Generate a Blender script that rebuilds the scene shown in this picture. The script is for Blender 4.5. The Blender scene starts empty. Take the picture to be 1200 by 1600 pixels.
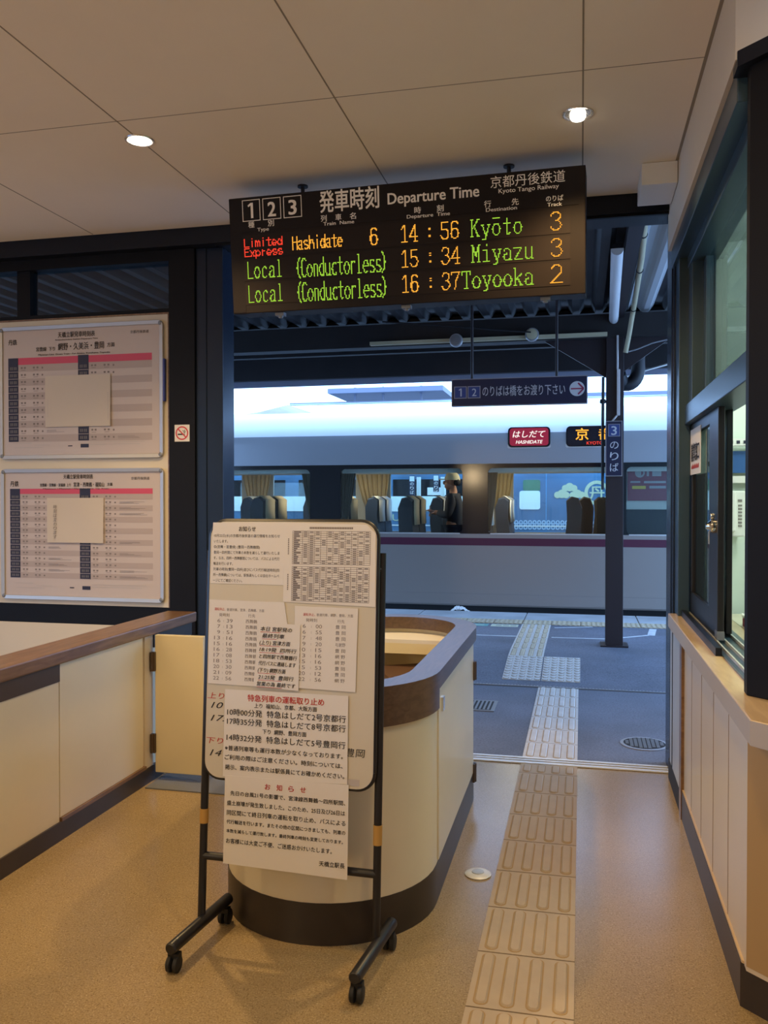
import bpy, bmesh, math, random
from mathutils import Vector, Matrix
random.seed(7)
SC = bpy.context.scene
COL = SC.collection
pi = math.pi

# ------------------------------------------------------------------ camera, world, exposure
cam_d = bpy.data.cameras.new('camera')
cam = bpy.data.objects.new('camera', cam_d)
COL.objects.link(cam)
cam_d.sensor_fit = 'VERTICAL'
cam_d.sensor_height = 36.0
cam_d.sensor_width = 27.0
cam_d.lens = 36.0 * 1340.0 / 1600.0
cam_d.clip_start = 0.05
cam_d.clip_end = 400
CAM_H = 1.41
cam.location = (0, 0, CAM_H)
cam.rotation_euler = (pi / 2 - math.atan(19 / 1340.0), 0, math.atan(308 / 1340.0))
SC.camera = cam

SC.view_settings.view_transform = 'Standard'
SC.view_settings.look = 'None'
SC.view_settings.gamma = 1.0
SC.view_settings.exposure = 0.0
SC.view_settings.use_curve_mapping = False

world = bpy.data.worlds.new('overcast_sky')
SC.world = world
world.use_nodes = True
bg = world.node_tree.nodes['Background']
bg.inputs['Color'].default_value = (0.34, 0.58, 1.0, 1)
bg.inputs['Strength'].default_value = 5.4

DOWN_P = 5.6        # watts of each ceiling downlight
DOWN_C = (1.0, 0.68, 0.31)
OFFICE_P = 34.0
TRAIN_P = 9.0


def srgb(r, g, b):
    f = lambda c: (c / 255) / 12.92 if c / 255 <= 0.04045 else ((c / 255 + 0.055) / 1.055) ** 2.4
    return (f(r), f(g), f(b))


# ------------------------------------------------------------------ materials
def mat(name, col, rough=0.6, metal=0.0, spec=0.5, var=0.0, vscale=8.0, bump=0.0, bscale=60.0, coat=0.0, emit=None, estr=0.0):
    m = bpy.data.materials.new(name)
    m.use_nodes = True
    nt = m.node_tree
    b = nt.nodes['Principled BSDF']
    b.inputs['Base Color'].default_value = (*col, 1)
    b.inputs['Roughness'].default_value = rough
    b.inputs['Metallic'].default_value = metal
    b.inputs['Specular IOR Level'].default_value = spec
    b.inputs['Coat Weight'].default_value = coat
    if emit:
        b.inputs['Emission Color'].default_value = (*emit, 1)
        b.inputs['Emission Strength'].default_value = estr
    if var or bump:
        tc = nt.nodes.new('ShaderNodeTexCoord')
        if var:
            n = nt.nodes.new('ShaderNodeTexNoise')
            n.inputs['Scale'].default_value = vscale
            n.inputs['Detail'].default_value = 5
            nt.links.new(tc.outputs['Object'], n.inputs['Vector'])
            r = nt.nodes.new('ShaderNodeValToRGB')
            r.color_ramp.elements[0].position = 0.3
            r.color_ramp.elements[1].position = 0.7
            r.color_ramp.elements[0].color = (*[max(0, c * (1 - var)) for c in col], 1)
            r.color_ramp.elements[1].color = (*[min(1, c * (1 + var)) for c in col], 1)
            nt.links.new(n.outputs['Fac'], r.inputs['Fac'])
            nt.links.new(r.outputs['Color'], b.inputs['Base Color'])
        if bump:
            n2 = nt.nodes.new('ShaderNodeTexNoise')
            n2.inputs['Scale'].default_value = bscale
            n2.inputs['Detail'].default_value = 4
            nt.links.new(tc.outputs['Object'], n2.inputs['Vector'])
            bp = nt.nodes.new('ShaderNodeBump')
            bp.inputs['Strength'].default_value = bump
            bp.inputs['Distance'].default_value = 0.004
            nt.links.new(n2.outputs['Fac'], bp.inputs['Height'])
            nt.links.new(bp.outputs['Normal'], b.inputs['Normal'])
    return m


def speckle_mat(name, base, light, dark, scale, rough=0.6, patch=0.12, bump=0.05):
    """terrazzo / asphalt: fine grains over soft blotches"""
    m = bpy.data.materials.new(name)
    m.use_nodes = True
    nt = m.node_tree
    b = nt.nodes['Principled BSDF']
    b.inputs['Roughness'].default_value = rough
    tc = nt.nodes.new('ShaderNodeTexCoord')
    n = nt.nodes.new('ShaderNodeTexNoise')
    n.inputs['Scale'].default_value = scale
    n.inputs['Detail'].default_value = 3
    n.inputs['Roughness'].default_value = 0.75
    nt.links.new(tc.outputs['Object'], n.inputs['Vector'])
    r = nt.nodes.new('ShaderNodeValToRGB')
    e = r.color_ramp.elements
    e[0].position, e[0].color = 0.33, (*dark, 1)
    e[1].position, e[1].color = 0.72, (*light, 1)
    k = e.new(0.47); k.color = (*base, 1)
    k = e.new(0.58); k.color = (*base, 1)
    nt.links.new(n.outputs['Fac'], r.inputs['Fac'])
    n2 = nt.nodes.new('ShaderNodeTexNoise')
    n2.inputs['Scale'].default_value = 1.6
    n2.inputs['Detail'].default_value = 6
    nt.links.new(tc.outputs['Object'], n2.inputs['Vector'])
    mr = nt.nodes.new('ShaderNodeMapRange')
    mr.inputs['From Min'].default_value = 0.3
    mr.inputs['From Max'].default_value = 0.7
    mr.inputs['To Min'].default_value = 1 - patch
    mr.inputs['To Max'].default_value = 1 + patch
    nt.links.new(n2.outputs['Fac'], mr.inputs['Value'])
    mx = nt.nodes.new('ShaderNodeVectorMath')
    mx.operation = 'SCALE'
    nt.links.new(r.outputs['Color'], mx.inputs[0])
    nt.links.new(mr.outputs['Result'], mx.inputs['Scale'])
    nt.links.new(mx.outputs['Vector'], b.inputs['Base Color'])
    bp = nt.nodes.new('ShaderNodeBump')
    bp.inputs['Strength'].default_value = bump
    bp.inputs['Distance'].default_value = 0.003
    nt.links.new(n.outputs['Fac'], bp.inputs['Height'])
    nt.links.new(bp.outputs['Normal'], b.inputs['Normal'])
    return m


def wood_mat(name, c1, c2, rough=0.35, scale=9.0, coat=0.3):
    m = bpy.data.materials.new(name)
    m.use_nodes = True
    nt = m.node_tree
    b = nt.nodes['Principled BSDF']
    b.inputs['Roughness'].default_value = rough
    b.inputs['Coat Weight'].default_value = coat
    b.inputs['Coat Roughness'].default_value = 0.25
    tc = nt.nodes.new('ShaderNodeTexCoord')
    mp = nt.nodes.new('ShaderNodeMapping')
    mp.inputs['Scale'].default_value = (6, 0.7, 6)
    nt.links.new(tc.outputs['Object'], mp.inputs['Vector'])
    n = nt.nodes.new('ShaderNodeTexNoise')
    n.inputs['Scale'].default_value = scale
    n.inputs['Detail'].default_value = 6
    n.inputs['Distortion'].default_value = 0.6
    nt.links.new(mp.outputs['Vector'], n.inputs['Vector'])
    r = nt.nodes.new('ShaderNodeValToRGB')
    r.color_ramp.elements[0].position = 0.35
    r.color_ramp.elements[1].position = 0.68
    r.color_ramp.elements[0].color = (*c1, 1)
    r.color_ramp.elements[1].color = (*c2, 1)
    nt.links.new(n.outputs['Fac'], r.inputs['Fac'])
    nt.links.new(r.outputs['Color'], b.inputs['Base Color'])
    return m


def glass_mat(name, tint=(0.9, 0.95, 0.97), refl=1.0, rough=0.02, base=0.04):
    m = bpy.data.materials.new(name)
    m.use_nodes = True
    nt = m.node_tree
    nt.nodes.remove(nt.nodes['Principled BSDF'])
    out = nt.nodes['Material Output']
    t = nt.nodes.new('ShaderNodeBsdfTransparent')
    t.inputs['Color'].default_value = (*tint, 1)
    g = nt.nodes.new('ShaderNodeBsdfGlossy')
    g.inputs['Roughness'].default_value = rough
    fr = nt.nodes.new('ShaderNodeFresnel')
    ge = nt.nodes.new('ShaderNodeNewGeometry')      # same reflectance on both faces of the thin pane
    io = nt.nodes.new('ShaderNodeMapRange')
    io.inputs['To Min'].default_value = 1.5
    io.inputs['To Max'].default_value = 1 / 1.5
    nt.links.new(ge.outputs['Backfacing'], io.inputs['Value'])
    nt.links.new(io.outputs['Result'], fr.inputs['IOR'])
    mm = nt.nodes.new('ShaderNodeMath')
    mm.operation = 'MULTIPLY'
    mm.inputs[1].default_value = refl
    nt.links.new(fr.outputs['Fac'], mm.inputs[0])
    mx = nt.nodes.new('ShaderNodeMixShader')
    nt.links.new(mm.outputs['Value'], mx.inputs['Fac'])
    nt.links.new(t.outputs['BSDF'], mx.inputs[1])
    nt.links.new(g.outputs['BSDF'], mx.inputs[2])
    nt.links.new(mx.outputs['Shader'], out.inputs['Surface'])
    return m


def emit_mat(name, col, s):
    m = bpy.data.materials.new(name)
    m.use_nodes = True
    nt = m.node_tree
    nt.nodes.remove(nt.nodes['Principled BSDF'])
    e = nt.nodes.new('ShaderNodeEmission')
    e.inputs['Color'].default_value = (*col, 1)
    e.inputs['Strength'].default_value = s
    nt.links.new(e.outputs['Emission'], nt.nodes['Material Output'].inputs['Surface'])
    return m


M = {}
M['floor'] = speckle_mat('speckled_floor', (0.35, 0.25, 0.13), (0.60, 0.46, 0.28), (0.19, 0.125, 0.06), 190, 0.24, 0.10)
M['asphalt'] = speckle_mat('asphalt', (0.14, 0.152, 0.20), (0.24, 0.26, 0.32), (0.07, 0.078, 0.11), 80, 0.75, 0.22, 0.15)
M['slab'] = mat('edge_stone', (0.42, 0.43, 0.45), 0.7, var=0.18, vscale=3)
M['gravel'] = mat('ballast', (0.22, 0.21, 0.20), 0.95, var=0.4, vscale=18)
M['ceiling'] = mat('ceiling_board', (0.90, 0.80, 0.66), 0.75, var=0.02, vscale=2)
M['seam'] = mat('ceiling_joint', (0.30, 0.25, 0.19), 0.9)
M['plaster'] = mat('cream_wall', (0.68, 0.61, 0.50), 0.8, var=0.02, vscale=3)
M['office'] = mat('office_wall', (0.66, 0.72, 0.64), 0.8, var=0.03, vscale=2)
M['navy'] = mat('dark_navy_steel', (0.007, 0.009, 0.016), 0.4, 0.0, 0.3)
M['navygloss'] = mat('dark_navy_aluminium', (0.010, 0.019, 0.042), 0.25, 0.1, 0.4)
M['winframe'] = mat('daylit_window_frame', (0.032, 0.062, 0.090), 0.3, 0.1, 0.5)  # same navy aluminium, lightened: blue daylight sheen is mixed into the colour
M['sashdark'] = mat('dark_bronze_sash', (0.012, 0.011, 0.013), 0.35)
M['black'] = mat('black_panel', (0.0045, 0.0045, 0.0065), 0.55, spec=0.2)
M['steel'] = mat('dark_canopy_steel', (0.015, 0.012, 0.013), 0.65, var=0.2, vscale=4)
M['pillar'] = mat('brown_black_paint', (0.024, 0.016, 0.020), 0.45)
M['corr'] = mat('corrugated_sheet', (0.05, 0.05, 0.055), 0.55, 0.2, var=0.15, vscale=2)
M['corrlight'] = mat('pale_corrugated_sheet', (0.45, 0.47, 0.50), 0.5, 0.0)
M['laminate'] = mat('cream_laminate', (0.72, 0.64, 0.48), 0.32, coat=0.15, var=0.03, vscale=2.5)
M['laminate2'] = mat('cream_gate_laminate', (0.76, 0.66, 0.44), 0.3, coat=0.15)
M['rail'] = wood_mat('brown_rail', (0.13, 0.065, 0.03), (0.22, 0.12, 0.06))
M['raildark'] = wood_mat('dark_brown_rail', (0.075, 0.042, 0.026), (0.12, 0.07, 0.042))
M['railtop'] = wood_mat('light_wood_counter', (0.50, 0.35, 0.19), (0.60, 0.44, 0.25), 0.32)
M['railgrey'] = mat('counter_edge_band', (0.42, 0.37, 0.33), 0.4)
M['kick'] = mat('dark_kickboard', (0.035, 0.026, 0.022), 0.4, var=0.2, vscale=5)
M['darkband'] = mat('dark_brown_band', (0.06, 0.038, 0.025), 0.4)
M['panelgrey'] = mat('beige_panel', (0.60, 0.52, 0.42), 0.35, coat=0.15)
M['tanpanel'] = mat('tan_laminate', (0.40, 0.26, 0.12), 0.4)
M['groove'] = mat('panel_joint', (0.28, 0.19, 0.11), 0.8)
M['alu'] = mat('brushed_aluminium', (0.60, 0.59, 0.57), 0.42, 0.6)
M['bright'] = mat('bright_track_metal', (0.80, 0.80, 0.82), 0.45, 0.25)
M['satin'] = mat('satin_frame_metal', (0.46, 0.44, 0.42), 0.42, 0.5)
M['chrome'] = mat('polished_metal', (0.75, 0.75, 0.76), 0.15, 1.0)
M['paper'] = mat('white_paper', (0.76, 0.72, 0.68), 0.8)
M['coversheet'] = mat('plain_cover_sheet', (0.60, 0.53, 0.46), 0.8)
M['paper2'] = mat('off_white_paper', (0.72, 0.66, 0.58), 0.8)
M['board'] = mat('whiteboard', (0.62, 0.56, 0.45), 0.35, var=0.03, vscale=3)
M['blackmetal'] = mat('black_painted_tube', (0.012, 0.012, 0.016), 0.35)
M['rubber'] = mat('black_rubber', (0.012, 0.012, 0.013), 0.6)
M['ink'] = mat('black_ink', (0.02, 0.018, 0.02), 0.8)
M['greyink'] = mat('grey_print', (0.22, 0.19, 0.18), 0.8)
M['paleink'] = mat('pale_grey_print', (0.50, 0.45, 0.43), 0.8)
M['redink'] = mat('red_ink', (0.55, 0.05, 0.04), 0.8)
M['pink'] = mat('crimson_band', (0.60, 0.075, 0.14), 0.6)
M['navyink'] = mat('navy_block', (0.02, 0.02, 0.05), 0.6)
M['tan'] = mat('tape', (0.50, 0.28, 0.07), 0.5)
M['cream'] = mat('cream_print', (0.92, 0.86, 0.78), 0.6)
M['depbody'] = mat('dark_brown_housing', (0.013, 0.008, 0.007), 0.6, spec=0.2)
M['dephead'] = mat('dark_header_panel', (0.011, 0.007, 0.007), 0.6, spec=0.2)
M['deprow'] = mat('led_window', (0.018, 0.011, 0.009), 0.6, spec=0.2)
M['ledo'] = emit_mat('amber_led', (1.0, 0.42, 0.045), 1.5)
M['ledg'] = emit_mat('green_led', (0.44, 0.82, 0.06), 1.1)
M['ledr'] = emit_mat('red_led', (1.0, 0.06, 0.03), 1.3)
M['lamp'] = emit_mat('lamp_glow', (1.0, 0.93, 0.82), 9.0)
M['reflector'] = mat('lamp_reflector', (0.85, 0.80, 0.72), 0.25, 0.8)
M['tactile'] = mat('beige_tactile_tile', (0.45, 0.345, 0.235), 0.6, var=0.05, vscale=12)
M['tactgrey'] = mat('worn_tactile_tile', (0.60, 0.57, 0.55), 0.65, var=0.08, vscale=12)
M['tactyel'] = mat('yellow_tactile_tile', (0.54, 0.45, 0.32), 0.65, var=0.12, vscale=14)
M['dirt'] = mat('dirt_outline', (0.36, 0.23, 0.10), 0.8)
M['jointdark'] = mat('tile_joint', (0.15, 0.10, 0.06), 0.9)
M['mat'] = mat('blue_grey_mat', (0.16, 0.17, 0.20), 0.85, bump=0.4, bscale=200)
M['iron'] = mat('cast_iron', (0.22, 0.23, 0.25), 0.5, 0.5)
M['irondark'] = mat('drain_gap', (0.02, 0.02, 0.025), 0.8)
M['whiteline'] = mat('worn_white_paint', (0.60, 0.62, 0.66), 0.8, var=0.15, vscale=10)
M['greenmark'] = mat('green_floor_mark', (0.16, 0.36, 0.34), 0.8)
M['creammark'] = mat('cream_floor_mark', (0.62, 0.62, 0.46), 0.8)
M['trainbody'] = mat('silver_train_body', (0.33, 0.34, 0.365), 0.34, 0.35)
M['trainlow'] = mat('warmed_train_body', (0.31, 0.27, 0.25), 0.34, 0.35)  # silver body toned warmer: platform and hall light is put into the colour
M['trainroof'] = mat('white_train_roof', (0.80, 0.82, 0.85), 0.4)
M['trainblack'] = mat('black_window_band', (0.006, 0.006, 0.009), 0.12)
M['maroon'] = mat('maroon_stripe', (0.085, 0.012, 0.035), 0.35)
M['tglass'] = glass_mat('train_glass', (0.94, 0.99, 0.98), 0.9)
M['wglass'] = glass_mat('window_glass', (0.90, 0.96, 0.95), 1.0)
M['dglass'] = glass_mat('dusky_glass', (0.55, 0.60, 0.62), 1.0)
M['seat'] = mat('navy_seat_fabric', (0.008, 0.010, 0.018), 0.85)
M['seatblue'] = mat('blue_seat_cushion', (0.02, 0.04, 0.085), 0.85)
M['cover'] = mat('shaded_headrest_cloth', (0.42, 0.36, 0.23), 0.85)  # headrest cloth in shade, the darker tone put into its colour
M['coverlit'] = mat('lit_headrest_cloth', (0.75, 0.78, 0.78), 0.85)  # same headrest cloth with daylight put into its colour
M['seatdark'] = mat('brown_grey_seat', (0.022, 0.019, 0.018), 0.8)
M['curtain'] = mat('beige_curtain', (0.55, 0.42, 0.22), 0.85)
M['curtaind'] = mat('silhouette_curtain', (0.10, 0.075, 0.05), 0.85)  # near curtains as silhouettes: their backlit darkness is painted into the colour
M['traininner'] = mat('train_inner_panel', (0.42, 0.42, 0.38), 0.6)
M['trainfloor'] = mat('train_floor', (0.06, 0.06, 0.07), 0.7)
M['bluetrain'] = mat('blue_train_paint', (0.075, 0.17, 0.29), 0.35, var=0.35, vscale=1.1)
M['skyblue'] = mat('light_blue_paint', (0.10, 0.30, 0.52), 0.4)
M['paleband'] = mat('pale_green_band', (0.80, 0.86, 0.80), 0.5)
M['dispred'] = mat('red_display_film', (0.30, 0.012, 0.03), 0.4, emit=(0.45, 0.015, 0.04), estr=0.35)
M['dispdark'] = mat('dark_display', (0.010, 0.010, 0.016), 0.2)
M['dispwhite'] = emit_mat('backlit_white', (1.0, 0.92, 0.88), 1.1)
M['signnavy'] = mat('navy_sign_face', (0.012, 0.018, 0.055), 0.4)
M['signblue'] = mat('blue_number_square', (0.04, 0.07, 0.24), 0.4)
M['signwhite'] = mat('sign_lettering', (0.62, 0.62, 0.66), 0.6)
M['signgrey'] = mat('sign_frame', (0.35, 0.35, 0.38), 0.4, 0.4)
M['arrowred'] = mat('sign_arrow_red', (0.32, 0.03, 0.09), 0.5)
M['tubewhite'] = mat('lamp_cover_white', (0.70, 0.70, 0.72), 0.45)
M['conduit'] = mat('cream_conduit', (0.52, 0.46, 0.30), 0.6)
M['pvc'] = mat('grey_white_pvc', (0.62, 0.58, 0.58), 0.5)
M['cable'] = mat('black_cable', (0.012, 0.012, 0.016), 0.5)
M['white'] = mat('white_plastic', (0.78, 0.76, 0.72), 0.5)
M['signred'] = mat('prohibition_red', (0.60, 0.03, 0.04), 0.5)
M['blueplastic'] = mat('blue_plastic', (0.03, 0.05, 0.25), 0.4)
M['bluepanel'] = mat('blue_panel', (0.03, 0.10, 0.30), 0.35)
M['redpattern'] = mat('dark_red_box', (0.35, 0.04, 0.07), 0.6)
M['skin'] = mat('skin', (0.52, 0.25, 0.15), 0.55)
M['hair'] = mat('dark_hair', (0.02, 0.015, 0.012), 0.7)
M['jacket'] = mat('dark_jacket', (0.03, 0.032, 0.042), 0.8)
M['trousers'] = mat('dark_trousers', (0.03, 0.035, 0.06), 0.8)
M['cap'] = mat('pale_cap', (0.78, 0.70, 0.46), 0.75)
M['stoolseat'] = mat('brown_cushion', (0.10, 0.05, 0.03), 0.6)
M['stoolbox'] = mat('yellow_wood', (0.60, 0.38, 0.10), 0.5)
M['redreflect'] = mat('red_reflection', (0.17, 0.03, 0.055), 0.5)
M['reflectprint'] = mat('reflected_print', (0.26, 0.25, 0.26), 0.6)
M['reflectyellow'] = mat('reflected_yellow', (0.50, 0.36, 0.05), 0.6)
M['hill'] = mat('hazy_hill', (0.34, 0.29, 0.25), 0.9, var=0.25, vscale=0.3)
M['fargrey'] = mat('far_canopy_grey', (0.18, 0.19, 0.25), 0.6)
M['farpale'] = mat('far_gutter', (0.55, 0.58, 0.60), 0.6)
M['debris'] = mat('crumpled_white_sheet', (0.80, 0.80, 0.80), 0.7)
M['bogie'] = mat('underframe', (0.012, 0.012, 0.014), 0.8)


# ------------------------------------------------------------------ mesh builder
ORIGIN = {}   # object -> world position of its local zero


class MB:
    def __init__(s):
        s.v, s.f, s.mi, s.mats, s.cur = [], [], [], [], 0

    def use(s, m):
        if m not in s.mats:
            s.mats.append(m)
        s.cur = s.mats.index(m)
        return s

    def add(s, vs, fs):
        o = len(s.v)
        s.v += [tuple(p) for p in vs]
        s.f += [tuple(i + o for i in f) for f in fs]
        s.mi += [s.cur] * len(fs)
        return s

    def box(s, x0, x1, y0, y1, z0, z1, T=None):
        vs = [Vector((x, y, z)) for z in (z0, z1) for y in (y0, y1) for x in (x0, x1)]
        if T is not None:
            vs = [T @ p for p in vs]
        return s.add(vs, [(0, 2, 3, 1), (4, 5, 7, 6), (0, 1, 5, 4), (1, 3, 7, 5), (3, 2, 6, 7), (2, 0, 4, 6)])

    def quad(s, a, b, c, d):
        return s.add([a, b, c, d], [(0, 1, 2, 3)])

    def prism(s, poly, a, b):
        """poly: list of 2D points -> extruded between functions a(p), b(p) giving 3D"""
        n = len(poly)
        vs = [a(p) for p in poly] + [b(p) for p in poly]
        fs = [tuple(range(n)), tuple(range(2 * n - 1, n - 1, -1))]
        fs += [(i, i + n, (i + 1) % n + n, (i + 1) % n) for i in range(n)]
        return s.add(vs, fs)

    def zprism(s, poly, z0, z1):
        return s.prism(poly, lambda p: (p[0], p[1], z0), lambda p: (p[0], p[1], z1))

    def yprism(s, poly, y0, y1):
        return s.prism(poly, lambda p: (p[0], y0, p[1]), lambda p: (p[0], y1, p[1]))

    def ring(s, outer, inner, z0, z1, closed=True):
        """vertical-walled band between two matching outlines"""
        n = len(outer)
        vs = [(*p, z0) for p in outer] + [(*p, z1) for p in outer] + [(*p, z1) for p in inner] + [(*p, z0) for p in inner]
        fs = []
        for i in range(n if closed else n - 1):
            j = (i + 1) % n
            for k in range(4):
                a, b = k * n, ((k + 1) % 4) * n
                fs.append((a + i, a + j, b + j, b + i))
        if not closed:
            fs += [(0, n, 2 * n, 3 * n), (n - 1, 4 * n - 1, 3 * n - 1, 2 * n - 1)]
        return s.add(vs, fs)

    def tube(s, pts, r, n=10, caps=True):
        pts = [Vector(p) for p in pts]
        rs = r if isinstance(r, (list, tuple)) else [r] * len(pts)
        vs, fs = [], []
        ref = None
        for i, p in enumerate(pts):
            d = (pts[min(i + 1, len(pts) - 1)] - pts[max(i - 1, 0)])
            if d.length < 1e-9:
                d = Vector((0, 0, 1))
            d.normalize()
            if ref is None:
                ref = Vector((0, 0, 1)) if abs(d.z) < 0.9 else Vector((1, 0, 0))
            u = (ref - d * ref.dot(d)).normalized()
            w = d.cross(u)
            ref = u
            for k in range(n):
                a = 2 * pi * k / n
                vs.append(p + (u * math.cos(a) + w * math.sin(a)) * rs[i])
        for i in range(len(pts) - 1):
            for k in range(n):
                fs.append((i * n + k, i * n + (k + 1) % n, (i + 1) * n + (k + 1) % n, (i + 1) * n + k))
        if caps:
            fs.append(tuple(range(n - 1, -1, -1)))
            o = (len(pts) - 1) * n
            fs.append(tuple(o + k for k in range(n)))
        return s.add(vs, fs)

    def lathe(s, prof, c, n=28, axis='z'):
        """prof: (radius, height) pairs around c"""
        vs, fs = [], []
        for r, h in prof:
            for k in range(n):
                a = 2 * pi * k / n
                if axis == 'z':
                    vs.append((c[0] + r * math.cos(a), c[1] + r * math.sin(a), c[2] + h))
                elif axis == 'x':
                    vs.append((c[0] + h, c[1] + r * math.cos(a), c[2] + r * math.sin(a)))
                else:
                    vs.append((c[0] + r * math.cos(a), c[1] + h, c[2] + r * math.sin(a)))
        m = len(prof)
        for i in range(m - 1):
            for k in range(n):
                fs.append((i * n + k, i * n + (k + 1) % n, (i + 1) * n + (k + 1) % n, (i + 1) * n + k))
        fs.append(tuple(range(n - 1, -1, -1)))
        fs.append(tuple((m - 1) * n + k for k in range(n)))
        return s.add(vs, fs)

    def ellipsoid(s, c, r, n=16, m=10, T=None):
        vs, fs = [], []
        for i in range(m + 1):
            t = pi * i / m
            for k in range(n):
                a = 2 * pi * k / n
                p = Vector((r[0] * math.sin(t) * math.cos(a), r[1] * math.sin(t) * math.sin(a), r[2] * math.cos(t)))
                if T is not None:
                    p = T @ p
                vs.append(p + Vector(c))
        for i in range(m):
            for k in range(n):
                fs.append((i * n + k, (i + 1) * n + k, (i + 1) * n + (k + 1) % n, i * n + (k + 1) % n))
        return s.add(vs, fs)

    def build(s, name, m=None, parent=None, smooth=False, bevel=0.0, origin=None):
        me = bpy.data.meshes.new(name)
        if parent is not None:
            o = ORIGIN[parent]
        elif origin is not None:
            o = Vector(origin)
        else:
            xs = [p[0] for p in s.v]; ys = [p[1] for p in s.v]; zs = [p[2] for p in s.v]
            o = Vector(((min(xs) + max(xs)) / 2, (min(ys) + max(ys)) / 2, min(zs)))
        me.from_pydata([(p[0] - o[0], p[1] - o[1], p[2] - o[2]) for p in s.v], [], s.f)
        if s.mats:
            for k in s.mats:
                me.materials.append(k)
            me.polygons.foreach_set('material_index', s.mi)
        elif m is not None:
            me.materials.append(m)
        bm = bmesh.new()
        bm.from_mesh(me)
        bmesh.ops.remove_doubles(bm, verts=bm.verts, dist=1e-6)
        bmesh.ops.recalc_face_normals(bm, faces=bm.faces)
        bm.to_mesh(me)
        bm.free()
        ob = bpy.data.objects.new(name, me)
        COL.objects.link(ob)
        if parent is not None:
            ob.parent = parent
        else:
            ob.location = o
        ORIGIN[ob] = o
        if smooth:
            me.polygons.foreach_set('use_smooth', [True] * len(me.polygons))
            md = ob.modifiers.new('edges', 'EDGE_SPLIT')
            md.split_angle = math.radians(38)
        if bevel:
            md = ob.modifiers.new('soft_edges', 'BEVEL')
            md.width = bevel
            md.segments = 2
            md.limit_method = 'ANGLE'
            md.angle_limit = math.radians(50)
        return ob


def tag(o, label, cat, group=None, kind=None):
    o['label'] = label
    o['category'] = cat
    if group:
        o['group'] = group
    if kind:
        o['kind'] = kind
    return o


def struct(o, label=None):
    o['kind'] = 'structure'
    if label:
        o['label'] = label
    return o


def thing(name, loc, label, cat, group=None):
    o = bpy.data.objects.new(name, None)
    COL.objects.link(o)
    o.location = loc
    o.empty_display_size = 0.1
    ORIGIN[o] = Vector(loc)
    return tag(o, label, cat, group)


def plabel(o, label):
    o['label'] = label
    return o


def B(*a, **k):
    return MB().box(*a, **k)


def copy_tree(o, parent=None):
    c = o.copy()
    COL.objects.link(c)
    if parent is not None:
        c.parent = parent
    ORIGIN[c] = ORIGIN.get(o, Vector((0, 0, 0)))
    for ch in o.children:
        copy_tree(ch, c)
    return c


# ------------------------------------------------------------------ lettering
_G = {}


def glyphs(text, bold=0.0, shear=0.0):
    key = (text, bold, shear)
    if key not in _G:
        cu = bpy.data.curves.new('lettering', 'FONT')
        cu.body = text
        cu.offset = 0
        cu.shear = shear
        cu.resolution_u = 3
        cu.fill_mode = 'FRONT'
        ob = bpy.data.objects.new('lettering', cu)
        COL.objects.link(ob)
        dg = bpy.context.evaluated_depsgraph_get()
        me = ob.evaluated_get(dg).to_mesh()
        vs = [(v.co.x, v.co.y) for v in me.vertices]
        fs = [tuple(p.vertices) for p in me.polygons]
        if bold > 0:                     # heavier strokes: the outline laid four times, slightly apart
            v0, f0 = vs, fs
            vs, fs = [], []
            for ox, oy in ((bold, bold * 0.6), (-bold, bold * 0.6), (bold, -bold * 0.6), (-bold, -bold * 0.6)):
                fs = fs + [tuple(i + len(vs) for i in f) for f in f0]
                vs = vs + [(a + ox, b + oy) for a, b in v0]
        ob.evaluated_get(dg).to_mesh_clear()
        bpy.data.objects.remove(ob)
        bpy.data.curves.remove(cu)
        _G[key] = (vs, fs)
    return _G[key]


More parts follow.
